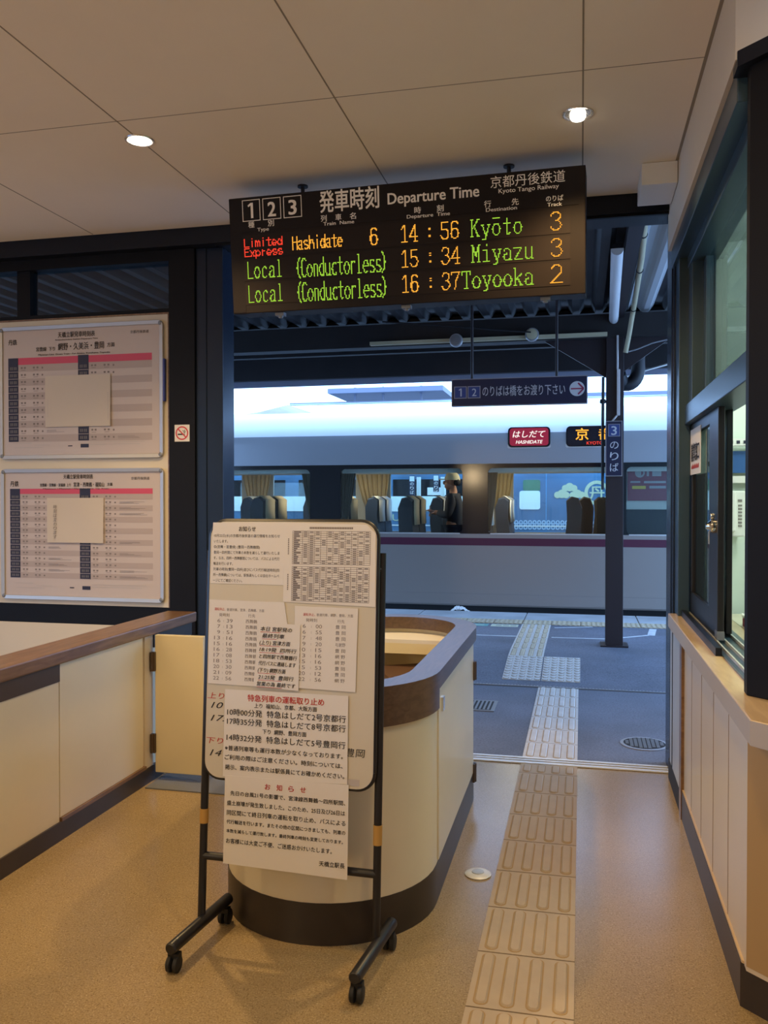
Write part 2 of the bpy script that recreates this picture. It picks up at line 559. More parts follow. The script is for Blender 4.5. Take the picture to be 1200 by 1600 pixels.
class Sheet:
    """local frame on a surface: s to the right, t downwards, d out of the surface"""

    def __init__(s, o, r=(1, 0, 0), dn=(0, 0, -1)):
        s.o, s.r, s.dn = Vector(o), Vector(r).normalized(), Vector(dn).normalized()
        s.n = s.dn.cross(s.r)

    def p(s, a, b, d=0.0):
        return s.o + s.r * a + s.dn * b + s.n * d

    def rect(s, mb, s0, s1, t0, t1, d=0.0):
        return mb.quad(s.p(s0, t0, d), s.p(s0, t1, d), s.p(s1, t1, d), s.p(s1, t0, d))

    def slab(s, mb, s0, s1, t0, t1, d0, d1):
        c = [(s0, t0), (s0, t1), (s1, t1), (s1, t0)]
        return mb.prism(c, lambda q: s.p(q[0], q[1], d0), lambda q: s.p(q[0], q[1], d1))

    def line(s, mb, pts, w, d=0.0):
        for (a, b), (c, e) in zip(pts[:-1], pts[1:]):
            L = math.hypot(c - a, e - b) or 1e-6
            nx, ny = -(e - b) / L * w / 2, (c - a) / L * w / 2
            mb.quad(s.p(a + nx, b + ny, d), s.p(a - nx, b - ny, d), s.p(c - nx, e - ny, d), s.p(c + nx, e + ny, d))
        return mb

    def text(s, mb, txt, s0, s1, tc, h, d=0.0006, bold=0.0, shear=0.0, slope=0.0):
        """txt fitted between s0 and s1 (s1 None: natural width), vertical centre tc, cap height h"""
        vs, fs = glyphs(txt, bold, shear)
        if not vs:
            return mb
        x0 = min(v[0] for v in vs); x1 = max(v[0] for v in vs)
        cjk = any(ord(ch) > 0x2e80 for ch in txt)
        ky = h / (0.93 if cjk else 0.73)
        kx = ky if s1 is None else (s1 - s0) / (x1 - x0)
        n4 = len(vs) // 4 if bold > 0 else len(vs) + 1
        mb.add([s.p(s0 + (x - x0) * kx, tc - (y - 0.365) * ky + slope * (x - x0) * kx, d + 0.00022 * (i // n4)) for i, (x, y) in enumerate(vs)], fs)
        return mb

    def one(s, mb, sc, tc, h, d=0.0006):
        """figure 1 with a flag, as on the signs"""
        w = h * 0.17
        s.rect(mb, sc - w * 0.2, sc + w * 0.8, tc - h / 2, tc + h / 2, d)
        a, b = sc - w * 0.2, tc - h / 2
        mb.quad(s.p(a, b, d), s.p(a - w * 1.3, b + h * 0.16, d), s.p(a - w * 1.0, b + h * 0.27, d), s.p(a, b + h * 0.17, d))
        return mb

    def disc(s, mb, c, r, d=0.0, n=28, r0=0.0):
        if r0:
            vs = [s.p(c[0] + q * math.cos(2 * pi * k / n), c[1] + q * math.sin(2 * pi * k / n), d) for q in (r, r0) for k in range(n)]
            return mb.add(vs, [(k, (k + 1) % n, (k + 1) % n + n, k + n) for k in range(n)])
        return mb.add([s.p(c[0] + r * math.cos(2 * pi * k / n), c[1] + r * math.sin(2 * pi * k / n), d) for k in range(n)], [tuple(range(n))])


# =================================================================== THE SETTING
# floor, pavement, ground
struct(B(-6.5, 2.6, -3.2, 4.70, -0.12, 0.0).build('floor', M['floor']), 'speckled beige floor of the station hall')
g = MB()
prof = [(4.70, 0.0), (6.52, 0.0), (7.12, 0.082), (7.45, 0.104), (10.0 - 0.9, 0.105)]
xs = (-9.0, 4.2)
for (ya, za), (yb, zb) in zip(prof[:-1], prof[1:]):
    n = 6
    for i in range(n):
        a0, a1 = i / n, (i + 1) / n
        p = lambda x, k: (x, ya + (yb - ya) * k, za + (zb - za) * k)
        g.quad(p(xs[0], a0), p(xs[1], a0), p(xs[1], a1), p(xs[0], a1))
g.quad((xs[0], 9.1, 0.105), (xs[1], 9.1, 0.105), (xs[1], 9.2, 0.105), (xs[0], 9.2, 0.105))
g.quad((xs[0], 4.70, 0), (xs[0], 4.70, -0.5), (xs[1], 4.70, -0.5), (xs[1], 4.70, 0))
struct(g.build('platform_pavement', M['asphalt'], origin=(0, 0, 0)), 'blue-grey asphalt of the platform')
g = MB()
g.use(M['slab'])
x = -9.0
while x < 4.0:
    g.box(x + 0.006, x + 1.194, 9.20, 10.0, -0.5, 0.106)
    x += 1.2
g.use(M['jointdark']).box(-9.0, 4.2, 9.19, 9.99, -0.5, 0.098)
struct(g.build('platform_edge_stones', None), 'pale stone slabs along the platform edge')
struct(B(-80, 60, 10.05, 120, -1.25, -1.1).build('ground', M['gravel']), 'grey track ballast')

# ceiling with joints
g = MB().use(M['ceiling'])
CZ = 2.97
g.box(-6.5, 0.62, -3.2, 4.56, CZ, CZ + 0.08)
g.use(M['seam'])
for sx in (-5.52, -4.61, -3.70, -2.80, -1.87, -0.937, 0.002):
    g.box(sx - 0.003, sx + 0.003, -3.2, 4.55, CZ - 0.0008, CZ + 0.01)
for sy in (-0.40, 1.42, 3.22):
    g.box(-6.5, 0.43, sy - 0.0022, sy + 0.0022, CZ - 0.0006, CZ + 0.01)
g.box(0.418, 0.431, -3.2, 4.55, CZ - 0.001, CZ + 0.01)
struct(g.build('ceiling', None), 'beige ceiling boards with thin joints')

# enclosing walls (behind and beside the camera)
g = MB().use(M['plaster'])          # unseen doorway, placed and sized here to let daylight onto the notices
g.box(-6.6, -6.5, 1.9, 4.7, 0, CZ).box(-6.6, -6.5, -3.2, -2.9, 0, CZ).box(-6.6, -6.5, -2.9, 1.9, 2.6, CZ)
struct(g.build('wall_left', None))
struct(B(-80, -6.6, -3.3, 4.6, -0.3, -0.13).build('street', M['asphalt']))
struct(B(-6.5, 2.6, -3.3, -3.2, 0, CZ).build('wall_back', M['plaster']))
struct(B(-80, 60, -120, -3.3, -0.3, -0.13).build('forecourt', M['asphalt']))

# right wall above the window: straight run, then turned 45 degrees outward
def corner_poly(off0, off1, y_far):
    """plan outline of a strip that runs along Y at X=off and turns 45 degrees at its near end"""
    c = math.sqrt(0.5)
    L = 1.9
    a0 = (off0, y_far); b0 = (off0, 2.66 - (off0 - 0.43) * 0.414)
    a1 = (off1, y_far); b1 = (off1, 2.66 - (off1 - 0.43) * 0.414 + (off1 - off0) * 0.0)
    e0 = (b0[0] + c * L, b0[1] - c * L)
    e1 = (b1[0] + c * L, b1[1] - c * L)
    return [a0, b0, e0, e1, b1, a1]


struct(MB().zprism(corner_poly(0.43, 0.60, 4.62), 2.68, CZ + 0.05).build('wall_right', M['plaster']), 'cream wall strip above the office window')
struct(B(1.7, 1.8, -3.2, 1.4, 0, CZ).build('wall_right_rear', M['plaster']))
struct(B(0.55, 1.8, -3.2, 1.5, CZ, CZ + 0.06).build('ceiling_rear', M['ceiling']))

# platform-side wall: beam over the doorway, transom window, noticeboard wall
struct(B(-6.5, 0.62, 4.57, 4.80, 2.875, 3.32).build('beam', M['navy']), 'dark navy beam over the doorway')
struct(B(0.62, 2.7, 4.66, 4.80, 0, 3.32).build('wall_front_right', M['office']))
t = MB()
t.box(-2.045, 0.44, 4.58, 4.60, 2.862, 2.874)
struct(t.build('trim_1', M['black']))

# left door post (two faces), right door post
lp = MB().use(M['black']).box(-2.36, -2.195, 4.63, 4.80, 0, 2.875)
lp.use(M['navygloss'])
lp.box(-2.195, -2.03, 4.655, 4.82, 0, 2.875)
lp.box(-2.195, -2.13, 4.648, 4.66, 0, 2.875)
struct(lp.build('door_frame_left', None, bevel=0.003), 'dark navy door post beside the noticeboard wall')
rp = MB().use(M['navygloss']).box(0.446, 0.56, 4.60, 4.82, 0, 3.0)
rp.box(0.452, 0.60, 4.55, 4.60, 0, 2.70)
struct(rp.build('door_frame_right', None, bevel=0.004), 'dark navy door post beside the office window')

# wall that carries the timetables
g = MB().use(M['plaster']).box(-5.2, -2.375, 4.655, 4.74, 0.772, 2.505)
g.use(M['rail']).box(-2.375, -2.346, 4.648, 4.74, 0.772, 2.512)
g.box(-5.2, -2.346, 4.650, 4.74, 2.505, 2.515)
g.use(M['black']).box(-6.5, -2.36, 4.66, 4.78, 0.655, 0.772)
g.use(M['plaster']).box(-6.5, -2.36, 4.655, 4.78, 0, 0.655)
g.box(-6.5, -5.2, 4.655, 4.78, 0.772, 2.875)
struct(g.build('wall_front_left', None), 'cream wall panel with brown edge carrying two timetables')
g = MB().use(M['black'])
g.box(-5.2, -2.36, 4.64, 4.74, 2.812, 2.875)
g.box(-5.2, -2.36, 4.66, 4.74, 2.515, 2.54)
g.box(-3.39, -3.30, 4.66, 4.74, 2.54, 2.812)
fr1 = struct(g.build('window_1', None), 'dark transom window above the timetables')
B(-5.2, -2.36, 4.695, 4.70, 2.54, 2.812).build('pane', M['dglass'], fr1)

# door threshold: twin metal rails
g = MB().use(M['bright'])
g.box(-2.03, 0.446, 4.612, 4.640, 0, 0.007)
g.box(-2.03, 0.446, 4.655, 4.672, 0, 0.009)
g.box(-2.03, 0.446, 4.700, 4.722, 0, 0.007)
g.use(M['irondark']).box(-2.03, 0.446, 4.61, 4.725, -0.01, 0.0015)
struct(g.build('trim_2', None), 'metal sliding-door track across the doorway')

# ------------------------------------------------------------------ canopy over the platform
def corrugated(x0, x1, y0, y1, z0, z1, m, name, amp=0.026, wl=0.20):
    mb = MB()
    pts = []
    n = int((x1 - x0) / wl * 10)
    for i in range(n + 1):
        x = x0 + (x1 - x0) * i / n
        ph = (x / wl) % 1.0
        w = max(-1, min(1, 1.7 * math.sin(2 * pi * ph)))
        pts.append((x, w * amp))
    vs = [(x, y, z + w) for (y, z) in ((y0, z0), (y1, z1)) for x, w in pts]
    k = n + 1
    vs2 = [(a, b, c + 0.012) for a, b, c in vs]
    mb.add(vs, [(i, i + 1, i + 1 + k, i + k) for i in range(n)])
    mb.add(vs2, [(i, i + 1, i + 1 + k, i + k) for i in range(n)])
    return struct(mb.build(name, m, smooth=False))


corrugated(-8.0, 0.40, 4.80, 8.0, 3.11, 3.12, M['corr'], 'canopy_roof')
corrugated(0.40, 0.62, 4.80, 8.0, 3.10, 3.11, M['corrlight'], 'canopy_roof_light')
corrugated(0.62, 2.6, 4.80, 8.0, 3.11, 3.12, M['corr'], 'canopy_roof_right')
struct(B(-8.0, 2.6, 4.8, 9.5, 3.17, 3.20).build('canopy_deck', M['steel']))
struct(B(-8.0, 2.6, 7.86, 8.02, 2.845, 3.055).build('canopy_beam', M['steel']), 'dark steel beam across the platform canopy')
struct(B(0.27, 0.36, 4.82, 7.86, 3.02, 3.10).build('canopy_rafter', M['pillar']))
g = MB().use(M['steel'])
g.box(-8.0, 2.6, 8.02, 9.4, 3.10, 3.13)
g.box(-8.0, 2.6, 9.38, 9.45, 2.79, 3.17)
g.box(-8.0, 2.6, 8.70, 8.78, 2.93, 3.10)
struct(g.build('canopy_fascia', None), 'dark canopy fascia above the train')
g = MB().use(M['fargrey'])
g.tube([(-8.0, 9.52, 2.775), (2.6, 9.52, 2.80)], 0.06, 12)
struct(g.build('canopy_gutter', None, smooth=True), 'grey gutter along the canopy edge')


# =================================================================== TRAIN
T = 10.10
train = thing('express_train', (-2.0, T + 1.4, -1.1), 'silver express train with maroon stripe standing at the platform', 'train')
TX0, TX1 = -9.5, 3.2
ZB, ZW0, ZW1 = 0.155, 1.01, 1.835
YF = 12.90
WIN = [(-6.46, -5.05), (-4.68, -3.26), (-2.87, -1.37), (-1.07, 0.42), (0.50, 1.95)]

low = MB().use(M['trainlow'])
sec = [(0, ZW0), (0, ZB + 0.15), (0.03, ZB)]


def extrude_x(mb, sec, y0=T, sgn=1, x0=TX0, x1=TX1):
    n = len(sec)
    vs = [(x, y0 + sgn * a, b) for x in (x0, x1) for a, b in sec]
    mb.add(vs, [(i, i + 1, i + 1 + n, i + n) for i in range(n - 1)])
    return mb


extrude_x(low, sec)
low.box(TX0, TX1, T + 0.002, T + 0.06, ZB + 0.02, ZW0)
low.build('lower_body', None, train)
stripe = MB()
extrude_x(stripe, [(-0.002, 0.96), (-0.002, 0.872)])
plabel(stripe.build('stripe', M['maroon'], train), 'dark maroon stripe below the windows')
up = MB()
R0 = 0.42
sh = [(0.0, ZW1), (0.0, 2.08)]
for i in range(13):
    a = pi / 2 * i / 12
    sh.append((R0 - R0 * math.cos(a), 2.08 + 0.44 * math.sin(a)))
sh2 = [(0.9, 2.57), (1.4, 2.585), (1.9, 2.57)]
full = sh + sh2 + [(2.8 - a, b) for a, b in reversed(sh)]
up.use(M['trainbody'])
k = 5
extrude_x(up, full[:k])
up.use(M['trainroof'])
extrude_x(up, full[k - 1:len(full) - k + 1])
up.use(M['trainbody'])
extrude_x(up, full[len(full) - k:])
upo = up.build('upper_body_and_roof', None, train, smooth=True)

band = MB().use(M['trainblack'])
edges = [TX0] + [q for w in WIN for q in w] + [TX1]
for a, b in zip(edges[0::2], edges[1::2]):
    band.box(a, b, T + 0.004, T + 0.07, ZW0, ZW1)
for a, b in WIN:       # dark top and bottom rims with rounded corners
    band.box(a, b, T + 0.004, T + 0.05, ZW1 - 0.05, ZW1)
    for cx, sg in ((a, 1), (b, -1)):
        for cz, sz in ((ZW0, 1), (ZW1 - 0.05, -1)):
            r = 0.06
            arc = [(cx + sg * (r - r * math.cos(q * pi / 12)), cz + sz * (r - r * math.sin(q * pi / 12))) for q in range(7)]
            band.yprism([(cx, cz)] + arc, T + 0.004, T + 0.05)
band.build('window_band', None, train)
sill = MB()
for a, b in WIN:
    sill.box(a + 0.03, b - 0.03, T - 0.004, T + 0.03, ZW0 - 0.006, ZW0 + 0.008)
sill.build('window_sills', M['alu'], train)['kind'] = 'stuff'
for a, b in WIN:
    B(a, b, T + 0.012, T + 0.018, ZW0, ZW1).build('window_pane', M['tglass'], train)
    B(a, b, T + 0.09, T + 0.11, ZW1 - 0.10, ZW1 - 0.05).build('blind_rail', M['traininner'], train)
B(TX0, TX1, T + 0.05, YF - 0.05, 0.22, 0.25).build('train_floor', M['trainfloor'], train)
B(TX0, TX1, T + 0.05, YF - 0.05, 2.05, 2.08).build('train_ceiling', M['traininner'], train)
fl = MB().use(M['trainbody'])
fl.box(TX0, TX1, YF - 0.03, YF, ZB, 0.93)
fl.use(M['traininner']).box(TX0, TX1, YF - 0.06, YF - 0.03, 0.25, 0.93)
fl.box(TX0, TX1, YF - 0.06, YF - 0.01, 1.80, 2.10)
FW = [(-7.0, -5.28), (-4.75, -3.40), (-2.85, -1.38), (-0.98, 0.45), (0.9, 2.3)]
fe = [TX0] + [q for w in FW for q in w] + [TX1]
for a, b in zip(fe[0::2], fe[1::2]):
    fl.box(a, b, YF - 0.06, YF - 0.01, 0.93, 1.80)
fl.box(TX0, TX0 + 0.05, T + 0.05, YF - 0.05, 0.2, 2.1).box(0.46, 0.49, T + 0.12, YF - 0.1, 0.25, 2.05)
fl.build('far_side_wall', None, train)
for a, b in FW:
    B(a, b, YF - 0.03, YF - 0.024, 0.93, 1.80).build('far_window_pane', M['tglass'], train)
B(TX0, TX1, T + 0.25, YF - 0.25, -1.1, ZB + 0.02).build('underframe', M['bogie'], train)
for cx in (-6.5, -3.4, -0.6, 1.6):
    lb = B(cx - 0.6, cx + 0.6, 11.40, 11.55, 2.035, 2.049).build('ceiling_light', emit_mat('train_lamp', (1.0, 0.84, 0.62), 32.0), train)


def curtain(x0, x1, xb0, xb1, zt, zb, y, m, name):
    mb = MB()
    n = 28
    for row, (a, b, z) in enumerate(((x0, x1, zt), ((x0 * 0.6 + xb0 * 0.4), (x1 * 0.6 + xb1 * 0.4), (zt + zb) / 2), (xb0, xb1, zb))):
        for i in range(n + 1):
            mb.v.append((a + (b - a) * i / n, y + 0.02 * math.sin(i * 1.5), z))
    k = n + 1
    for r in range(2):
        for i in range(n):
            mb.f.append((r * k + i, r * k + i + 1, (r + 1) * k + i + 1, (r + 1) * k + i))
            mb.mi.append(0)
    mb.use(m)
    ob = mb.build(name, None, train, smooth=True)
    sm = ob.modifiers.new('cloth', 'SOLIDIFY')
    sm.thickness = 0.006
    return ob


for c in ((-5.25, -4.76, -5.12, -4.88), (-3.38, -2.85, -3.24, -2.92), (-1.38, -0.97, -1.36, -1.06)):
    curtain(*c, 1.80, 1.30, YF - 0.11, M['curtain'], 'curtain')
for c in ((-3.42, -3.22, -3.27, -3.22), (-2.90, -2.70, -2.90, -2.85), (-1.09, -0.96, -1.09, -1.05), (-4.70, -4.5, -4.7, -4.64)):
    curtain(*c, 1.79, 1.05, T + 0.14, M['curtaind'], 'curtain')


def seat(x, y, facing, covm, seatm, fabric, first=[None]):
    """reclining seat: shaped back with rolled top, cushion, arm rest and cloth over the head rest"""
    prof = [(-0.10, 0.62), (-0.16, 1.05), (-0.17, 1.32), (-0.13, 1.43), (-0.05, 1.45), (0.01, 1.40), (0.00, 1.20), (0.03, 0.90), (0.05, 0.72), (0.48, 0.70), (0.50, 0.58), (0.0, 0.55)]
    mb = MB()
    w = 0.215
    for sl, k in ((-1.0, 0.90), (-0.85, 1.0), (0.85, 1.0), (1.0, 0.90)):
        for a, z in prof:
            zz = 0.62 + (z - 0.62) * (1 if k == 1 else 0.975)
            mb.v.append((x + facing * a, y + sl * w, zz))
    n = len(prof)
    for r in range(3):
        for i in range(n):
            mb.f.append((r * n + i, r * n + (i + 1) % n, (r + 1) * n + (i + 1) % n, (r + 1) * n + i))
    mb.f.append(tuple(range(n)))
    mb.f.append(tuple(3 * n + i for i in range(n)))
    mb.mi = [0] * len(mb.f)
    mb.use(fabric)
    mb.box(x - 0.2, x + 0.25, y - 0.03, y + 0.03, 0.25, 0.58)
    s = mb.build('seat', None, train, smooth=True)
    if covm:
        cv = MB()
        pr = [(-0.10, 1.452), (-0.05, 1.464), (0.028, 1.41), (0.026, 1.25), (0.034, 1.10)]
        for sl in (-0.80, 0.80):
            for a, z in pr:
                cv.v.append((x + facing * a, y + sl * w, z))
        k = len(pr)
        cv.f = [(i, i + 1, i + 1 + k, i + k) for i in range(k - 1)]
        cv.mi = [0] * len(cv.f)
        cv.use(covm)
        ob = cv.build('headrest_cover', None, s, smooth=True)
        sm = ob.modifiers.new('cloth', 'SOLIDIFY'); sm.thickness = 0.004
    return s


ORX = {}
for i, sx in enumerate((-4.90, -3.95, -2.95, -2.02)):
    for sy in (10.50, 10.97):
        seat(sx, sy, 1, M['cover'], M['seatblue'], M['seat'])
for i, sx in enumerate((-4.68, -3.72, -2.80, -1.88, -0.97)):
    for sy in (11.95, 12.42):
        seat(sx, sy, 1, M['coverlit'], M['seatblue'], M['seatblue'])
seat(-1.08, 10.50, 1, M['coverlit'], M['seatblue'], M['seatdark'])
for sx, sy in ((-0.16, 10.50), (-0.02, 10.97), (0.18, 11.95), (0.24, 12.42)):
    seat(sx, sy, -1, None, M['seatdark'], M['seatdark'])

# destination displays on the side of the train
def rounded(x0, x1, z0, z1, r, n=5):
    out = []
    for cx, cz, a0 in ((x1 - r, z1 - r, 0), (x0 + r, z1 - r, pi / 2), (x0 + r, z0 + r, pi), (x1 - r, z0 + r, 3 * pi / 2)):
        for i in range(n + 1):
            a = a0 + pi / 2 * i / n
            out.append((cx + r * math.cos(a), cz + r * math.sin(a)))
    return out


for (x0, x1, kind) in ((-0.835, -0.35, 'red'), (-0.17, 0.42, 'dark')):
    z0, z1 = 2.022, 2.256
    fr = MB().use(M['trainblack']).yprism(rounded(x0, x1, z0, z1, 0.045), T - 0.004, T + 0.02)
    d = fr.build('destination_display', None, train)
    MB().yprism(rounded(x0 - 0.006, x1 + 0.006, z0 - 0.012, z0 + 0.04, 0.02), T - 0.002, T + 0.02).build('display_rim', M['alu'], d)
    sh_ = Sheet((x0, T - 0.006, z1))
    W, Hh = x1 - x0, z1 - z0
    if kind == 'red':
        fc = MB().use(M['dispred']).yprism(rounded(x0 + 0.02, x1 - 0.02, z0 + 0.018, z1 - 0.012, 0.035), T - 0.0055, T)
        fc.use(M['dispwhite'])
        sh_.text(fc, 'はしだて', 0.055, W - 0.055, 0.083, 0.085, 0.001, 0.012, 0.2)
        sh_.text(fc, 'HASHIDATE', 0.09, W - 0.085, 0.172, 0.040, 0.001, 0.02, 0.25)
        plabel(fc.build('display_face', None, d), 'red lit display reading はしだて HASHIDATE')
    else:
        fc = MB().use(M['dispdark']).yprism(rounded(x0 + 0.015, x1 - 0.015, z0 + 0.015, z1 - 0.012, 0.035), T - 0.0055, T)
        fc.use(M['ledo'])
        sh_.text(fc, '京', 0.105, 0.25, 0.095, 0.135, 0.001, 0.01)
        sh_.text(fc, '都', 0.36, 0.50, 0.095, 0.135, 0.001, 0.01)
        fc.use(M['ledr'])
        sh_.text(fc, 'KYOTO', 0.23, 0.41, 0.195, 0.036, 0.001, 0.0)
        plabel(fc.build('display_face', None, d), 'dark display with amber 京都 and red KYOTO')

# panel built behind the rightmost window for a red poster reflected in its glass
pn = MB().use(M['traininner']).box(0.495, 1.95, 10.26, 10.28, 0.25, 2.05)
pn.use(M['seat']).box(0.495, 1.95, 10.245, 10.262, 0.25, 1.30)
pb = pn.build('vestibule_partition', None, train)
ps = MB().use(M['redreflect']).box(0.52, 1.10, 10.240, 10.258, 1.40, 1.84)
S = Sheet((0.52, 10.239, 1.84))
ps.use(M['reflectprint'])
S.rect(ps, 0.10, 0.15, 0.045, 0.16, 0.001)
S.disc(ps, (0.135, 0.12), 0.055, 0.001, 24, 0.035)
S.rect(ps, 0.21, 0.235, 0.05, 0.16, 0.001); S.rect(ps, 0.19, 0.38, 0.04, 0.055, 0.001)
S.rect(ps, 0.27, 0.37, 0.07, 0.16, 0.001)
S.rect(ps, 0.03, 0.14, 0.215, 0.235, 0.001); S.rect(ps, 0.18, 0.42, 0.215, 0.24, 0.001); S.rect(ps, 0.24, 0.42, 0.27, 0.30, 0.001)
ps.use(M['reflectyellow']); S.rect(ps, 0.05, 0.20, 0.27, 0.305, 0.001)
plabel(ps.build('red_reflection', None, pb), 'panel standing for a red poster reflected in the glass, with pale blocks and a yellow strip')

# ------------------------------------------------------------------ far train on the next track
FT = 14.40
far = thing('blue_train', (-2.0, FT + 1.4, -1.1), 'blue painted train beyond, seen through the express train windows', 'train')
fb = MB().use(M['bluetrain'])
extrude_x(fb, [(0.0, -0.3), (0, 2.0), (0.1, 2.2), (0.4, 2.35), (1.4, 2.42), (2.4, 2.35), (2.8, 2.0), (2.8, -0.3)], FT, 1, -13, 5)
fb.box(-13, -12.9, FT, FT + 2.8, -0.3, 2.2).box(4.9, 5, FT, FT + 2.8, -0.3, 2.2)
fb.build('body', None, far)
w = MB().use(M['trainblack'])
for a, b in ((-8.9, -6.9), (-6.6, -5.1), (-4.85, -3.4), (-3.15, -1.55)):
    w.box(a, b, FT - 0.01, FT + 0.02, 1.47, 1.76)
w.build('window_strip', M['trainblack'], far)
w = MB().use(M['paleband']).box(-12, -1.5, FT - 0.012, FT + 0.02, 1.21, 1.47)
plabel(w.build('pale_band', None, far), 'pale green-white band under the dark windows')
for a in (-4.2, -2.55):
    B(a, a + 0.32, FT - 0.014, FT + 0.01, 1.49, 1.62).build('window_sticker', M['white'], far)
for sx in (-0.57, -1.25):
    B(sx, sx + 0.015, FT - 0.006, FT, 0.9, 2.0).build('door_seam', M['skyblue'], far)
dw = MB().use(M['paleband']).yprism(rounded(-1.0, -0.66, 1.25, 1.56, 0.04), FT - 0.012, FT)
dw.use(mat('green_reflection_glass', (0.08, 0.22, 0.14), 0.2)).yprism(rounded(-0.94, -0.66, 1.56, 1.74, 0.03), FT - 0.012, FT)
dw.build('door_window', None, far)
fm = MB().use(mat('cream_emblem', (0.55, 0.56, 0.36), 0.5))
S = Sheet((0, FT - 0.004, 0), (1, 0, 0), (0, 0, -1))
S.disc(fm, (0.25, -1.525), 0.20, 0.004, 36, 0.145)
S.text(fm, '丹', 0.13, 0.37, -1.525, 0.22, 0.006, 0.02)
for cx, cz in ((-0.185, 1.60), (-0.31, 1.49), (-0.06, 1.49)):
    for dx, r in ((-0.07, 0.055), (0, 0.07), (0.07, 0.055)):
        S.disc(fm, (cx + dx, -(cz + (0.018 if dx == 0 else 0))), r, 0.004 + abs(dx) * 0.01, 20)
S.text(fm, 'U', -3.16, -3.03, -1.11, 0.12, 0.004, 0.01)
plabel(fm.build('emblem', None, far), 'cream circle emblem with 丹 and cloud-like pine marks')
wv = MB().use(mat('wave_print', (0.45, 0.60, 0.75), 0.5))
for row in range(3):
    for i in range(34):
        S.disc(wv, (-1.2 + i * 0.075 + (row % 2) * 0.037, -(1.04 - row * 0.045)), 0.034, 0.004, 12, 0.016)
wv.use(M['white'])
S.rect(wv, -13, 4.9, -0.985, -0.965, 0.008)
S.rect(wv, 0.33, 0.47, -1.04, -0.8, 0.008)
plabel(wv.build('wave_pattern', None, far), 'white scalloped waves along the lower side')

# track signs on posts beyond the express train
for sx, z0, z1, lab in ((-2.68, 1.475, 1.80, 'left of two small navy track signs beyond the middle train window'), (-2.285, 1.54, 1.81, 'right of two small navy track signs beyond the middle train window')):
    tsn = thing('track_sign', (sx, 13.7, -1.1), lab, 'sign')
    B(sx - 0.045, sx + 0.045, 13.69, 13.72, z0, z1).build('sign_panel', M['signnavy'], tsn)
    S = Sheet((sx - 0.045, 13.689, z1))
    g = MB().use(M['paleband'])
    S.rect(g, 0.006, 0.084, 0.008, 0.09, 0.001)
    g.use(M['paper'])
    for i, ch in enumerate('のりば'):
        S.text(g, ch, 0.014, 0.076, 0.13 + i * 0.07, 0.06, 0.001, 0.02)
    g.build('lettering', None, tsn)
    B(sx + 0.07, sx + 0.13, 13.72, 13.78, -1.1, 1.78).build('post', M['paleband'], tsn)

# far platform canopy, gutter, hill
struct(B(-5.10, -2.70, 17.0, 18.5, 3.60, 3.70).build('far_canopy', M['fargrey']))
g = MB().use(M['farpale']).box(-6.0, 2.4, 17.2, 17.3, 3.40, 3.425).use(M['fargrey']).box(-1.2, 2.4, 17.22, 17.3, 3.43, 3.50).box(-6.0, -1.2, 17.22, 17.3, 3.42, 3.45)
for px in (-4.6, -4.0, -3.2):
    g.box(px - 0.02, px + 0.02, 17.3, 17.36, 3.45, 3.75)
struct(g.build('far_platform_gutter', None))
g = MB()
n = 40
vs = []
for j in range(9):
    for i in range(n + 1):
        x = -60 + i * 2.2
        hgt = 3.5 + 8.0 * math.exp(-((x + 28.5) / 9) ** 2) + 0.5 * math.sin(i * 1.7) - 0.05 * max(0, x + 20) ** 1.25
        vs.append((x, 62 + j * 3, -1.1 + hgt * math.sin(pi / 2 * min(1, j / 5))))
g.add(vs, [(j * (n + 1) + i, j * (n + 1) + i + 1, (j + 1) * (n + 1) + i + 1, (j + 1) * (n + 1) + i) for j in range(8) for i in range(n)])
struct(g.build('hill', M['hill'], smooth=True))


# =================================================================== PLATFORM THINGS
# post that carries the canopy
post = thing('canopy_post', (0.29, 7.94, 0.1), 'dark brown steel canopy post standing on the platform', 'post')
g = MB()
g.box(0.215, 0.365, 7.87, 7.885, 0.09, 2.86).box(0.215, 0.365, 8.005, 8.02, 0.09, 2.86).box(0.222, 0.358, 7.885, 8.005, 0.09, 2.86)
g.build('column', M['pillar'], post, bevel=0.003)
B(0.17, 0.41, 7.83, 8.06, 0.09, 0.118).build('base_plate', M['pillar'], post)
g = MB()
g.prism([(0.215, 2.86), (0.215, 2.50), (-0.35, 2.86)], lambda p: (p[0], 7.93, p[1]), lambda p: (p[0], 7.95, p[1]))
g.prism([(0.365, 2.86), (0.365, 2.55), (0.80, 2.86)], lambda p: (p[0], 7.93, p[1]), lambda p: (p[0], 7.95, p[1]))
g.build('bracket', M['pillar'], post)

# track number sign on the post
s3 = thing('track_sign', (0.28, 7.82, 1.6), 'vertical navy sign reading 3 のりば on the canopy post', 'sign')
S = Sheet((0.209, 7.818, 2.105))
W, Hh = 0.142, 0.487
g = MB().use(M['signgrey'])
S.slab(g, 0, W, 0, Hh, -0.05, 0)
g.use(M['signnavy'])
S.rect(g, 0.006, W - 0.006, 0.006, Hh - 0.006, 0.001)
g.build('sign_panel', None, s3)
g = MB().use(M['signgrey'])
S.rect(g, 0.022, W - 0.020, 0.028, 0.137, 0.0015)
g.use(M['signblue'])
S.rect(g, 0.027, W - 0.025, 0.033, 0.132, 0.002)
g.use(M['signwhite'])
S.text(g, '3', 0.047, 0.095, 0.083, 0.08, 0.003, 0.01)
for i, ch in enumerate('のりば'):
    S.text(g, ch, 0.037, 0.110, 0.212 + i * 0.099, 0.078, 0.003, 0.004)
g.build('lettering', None, s3)

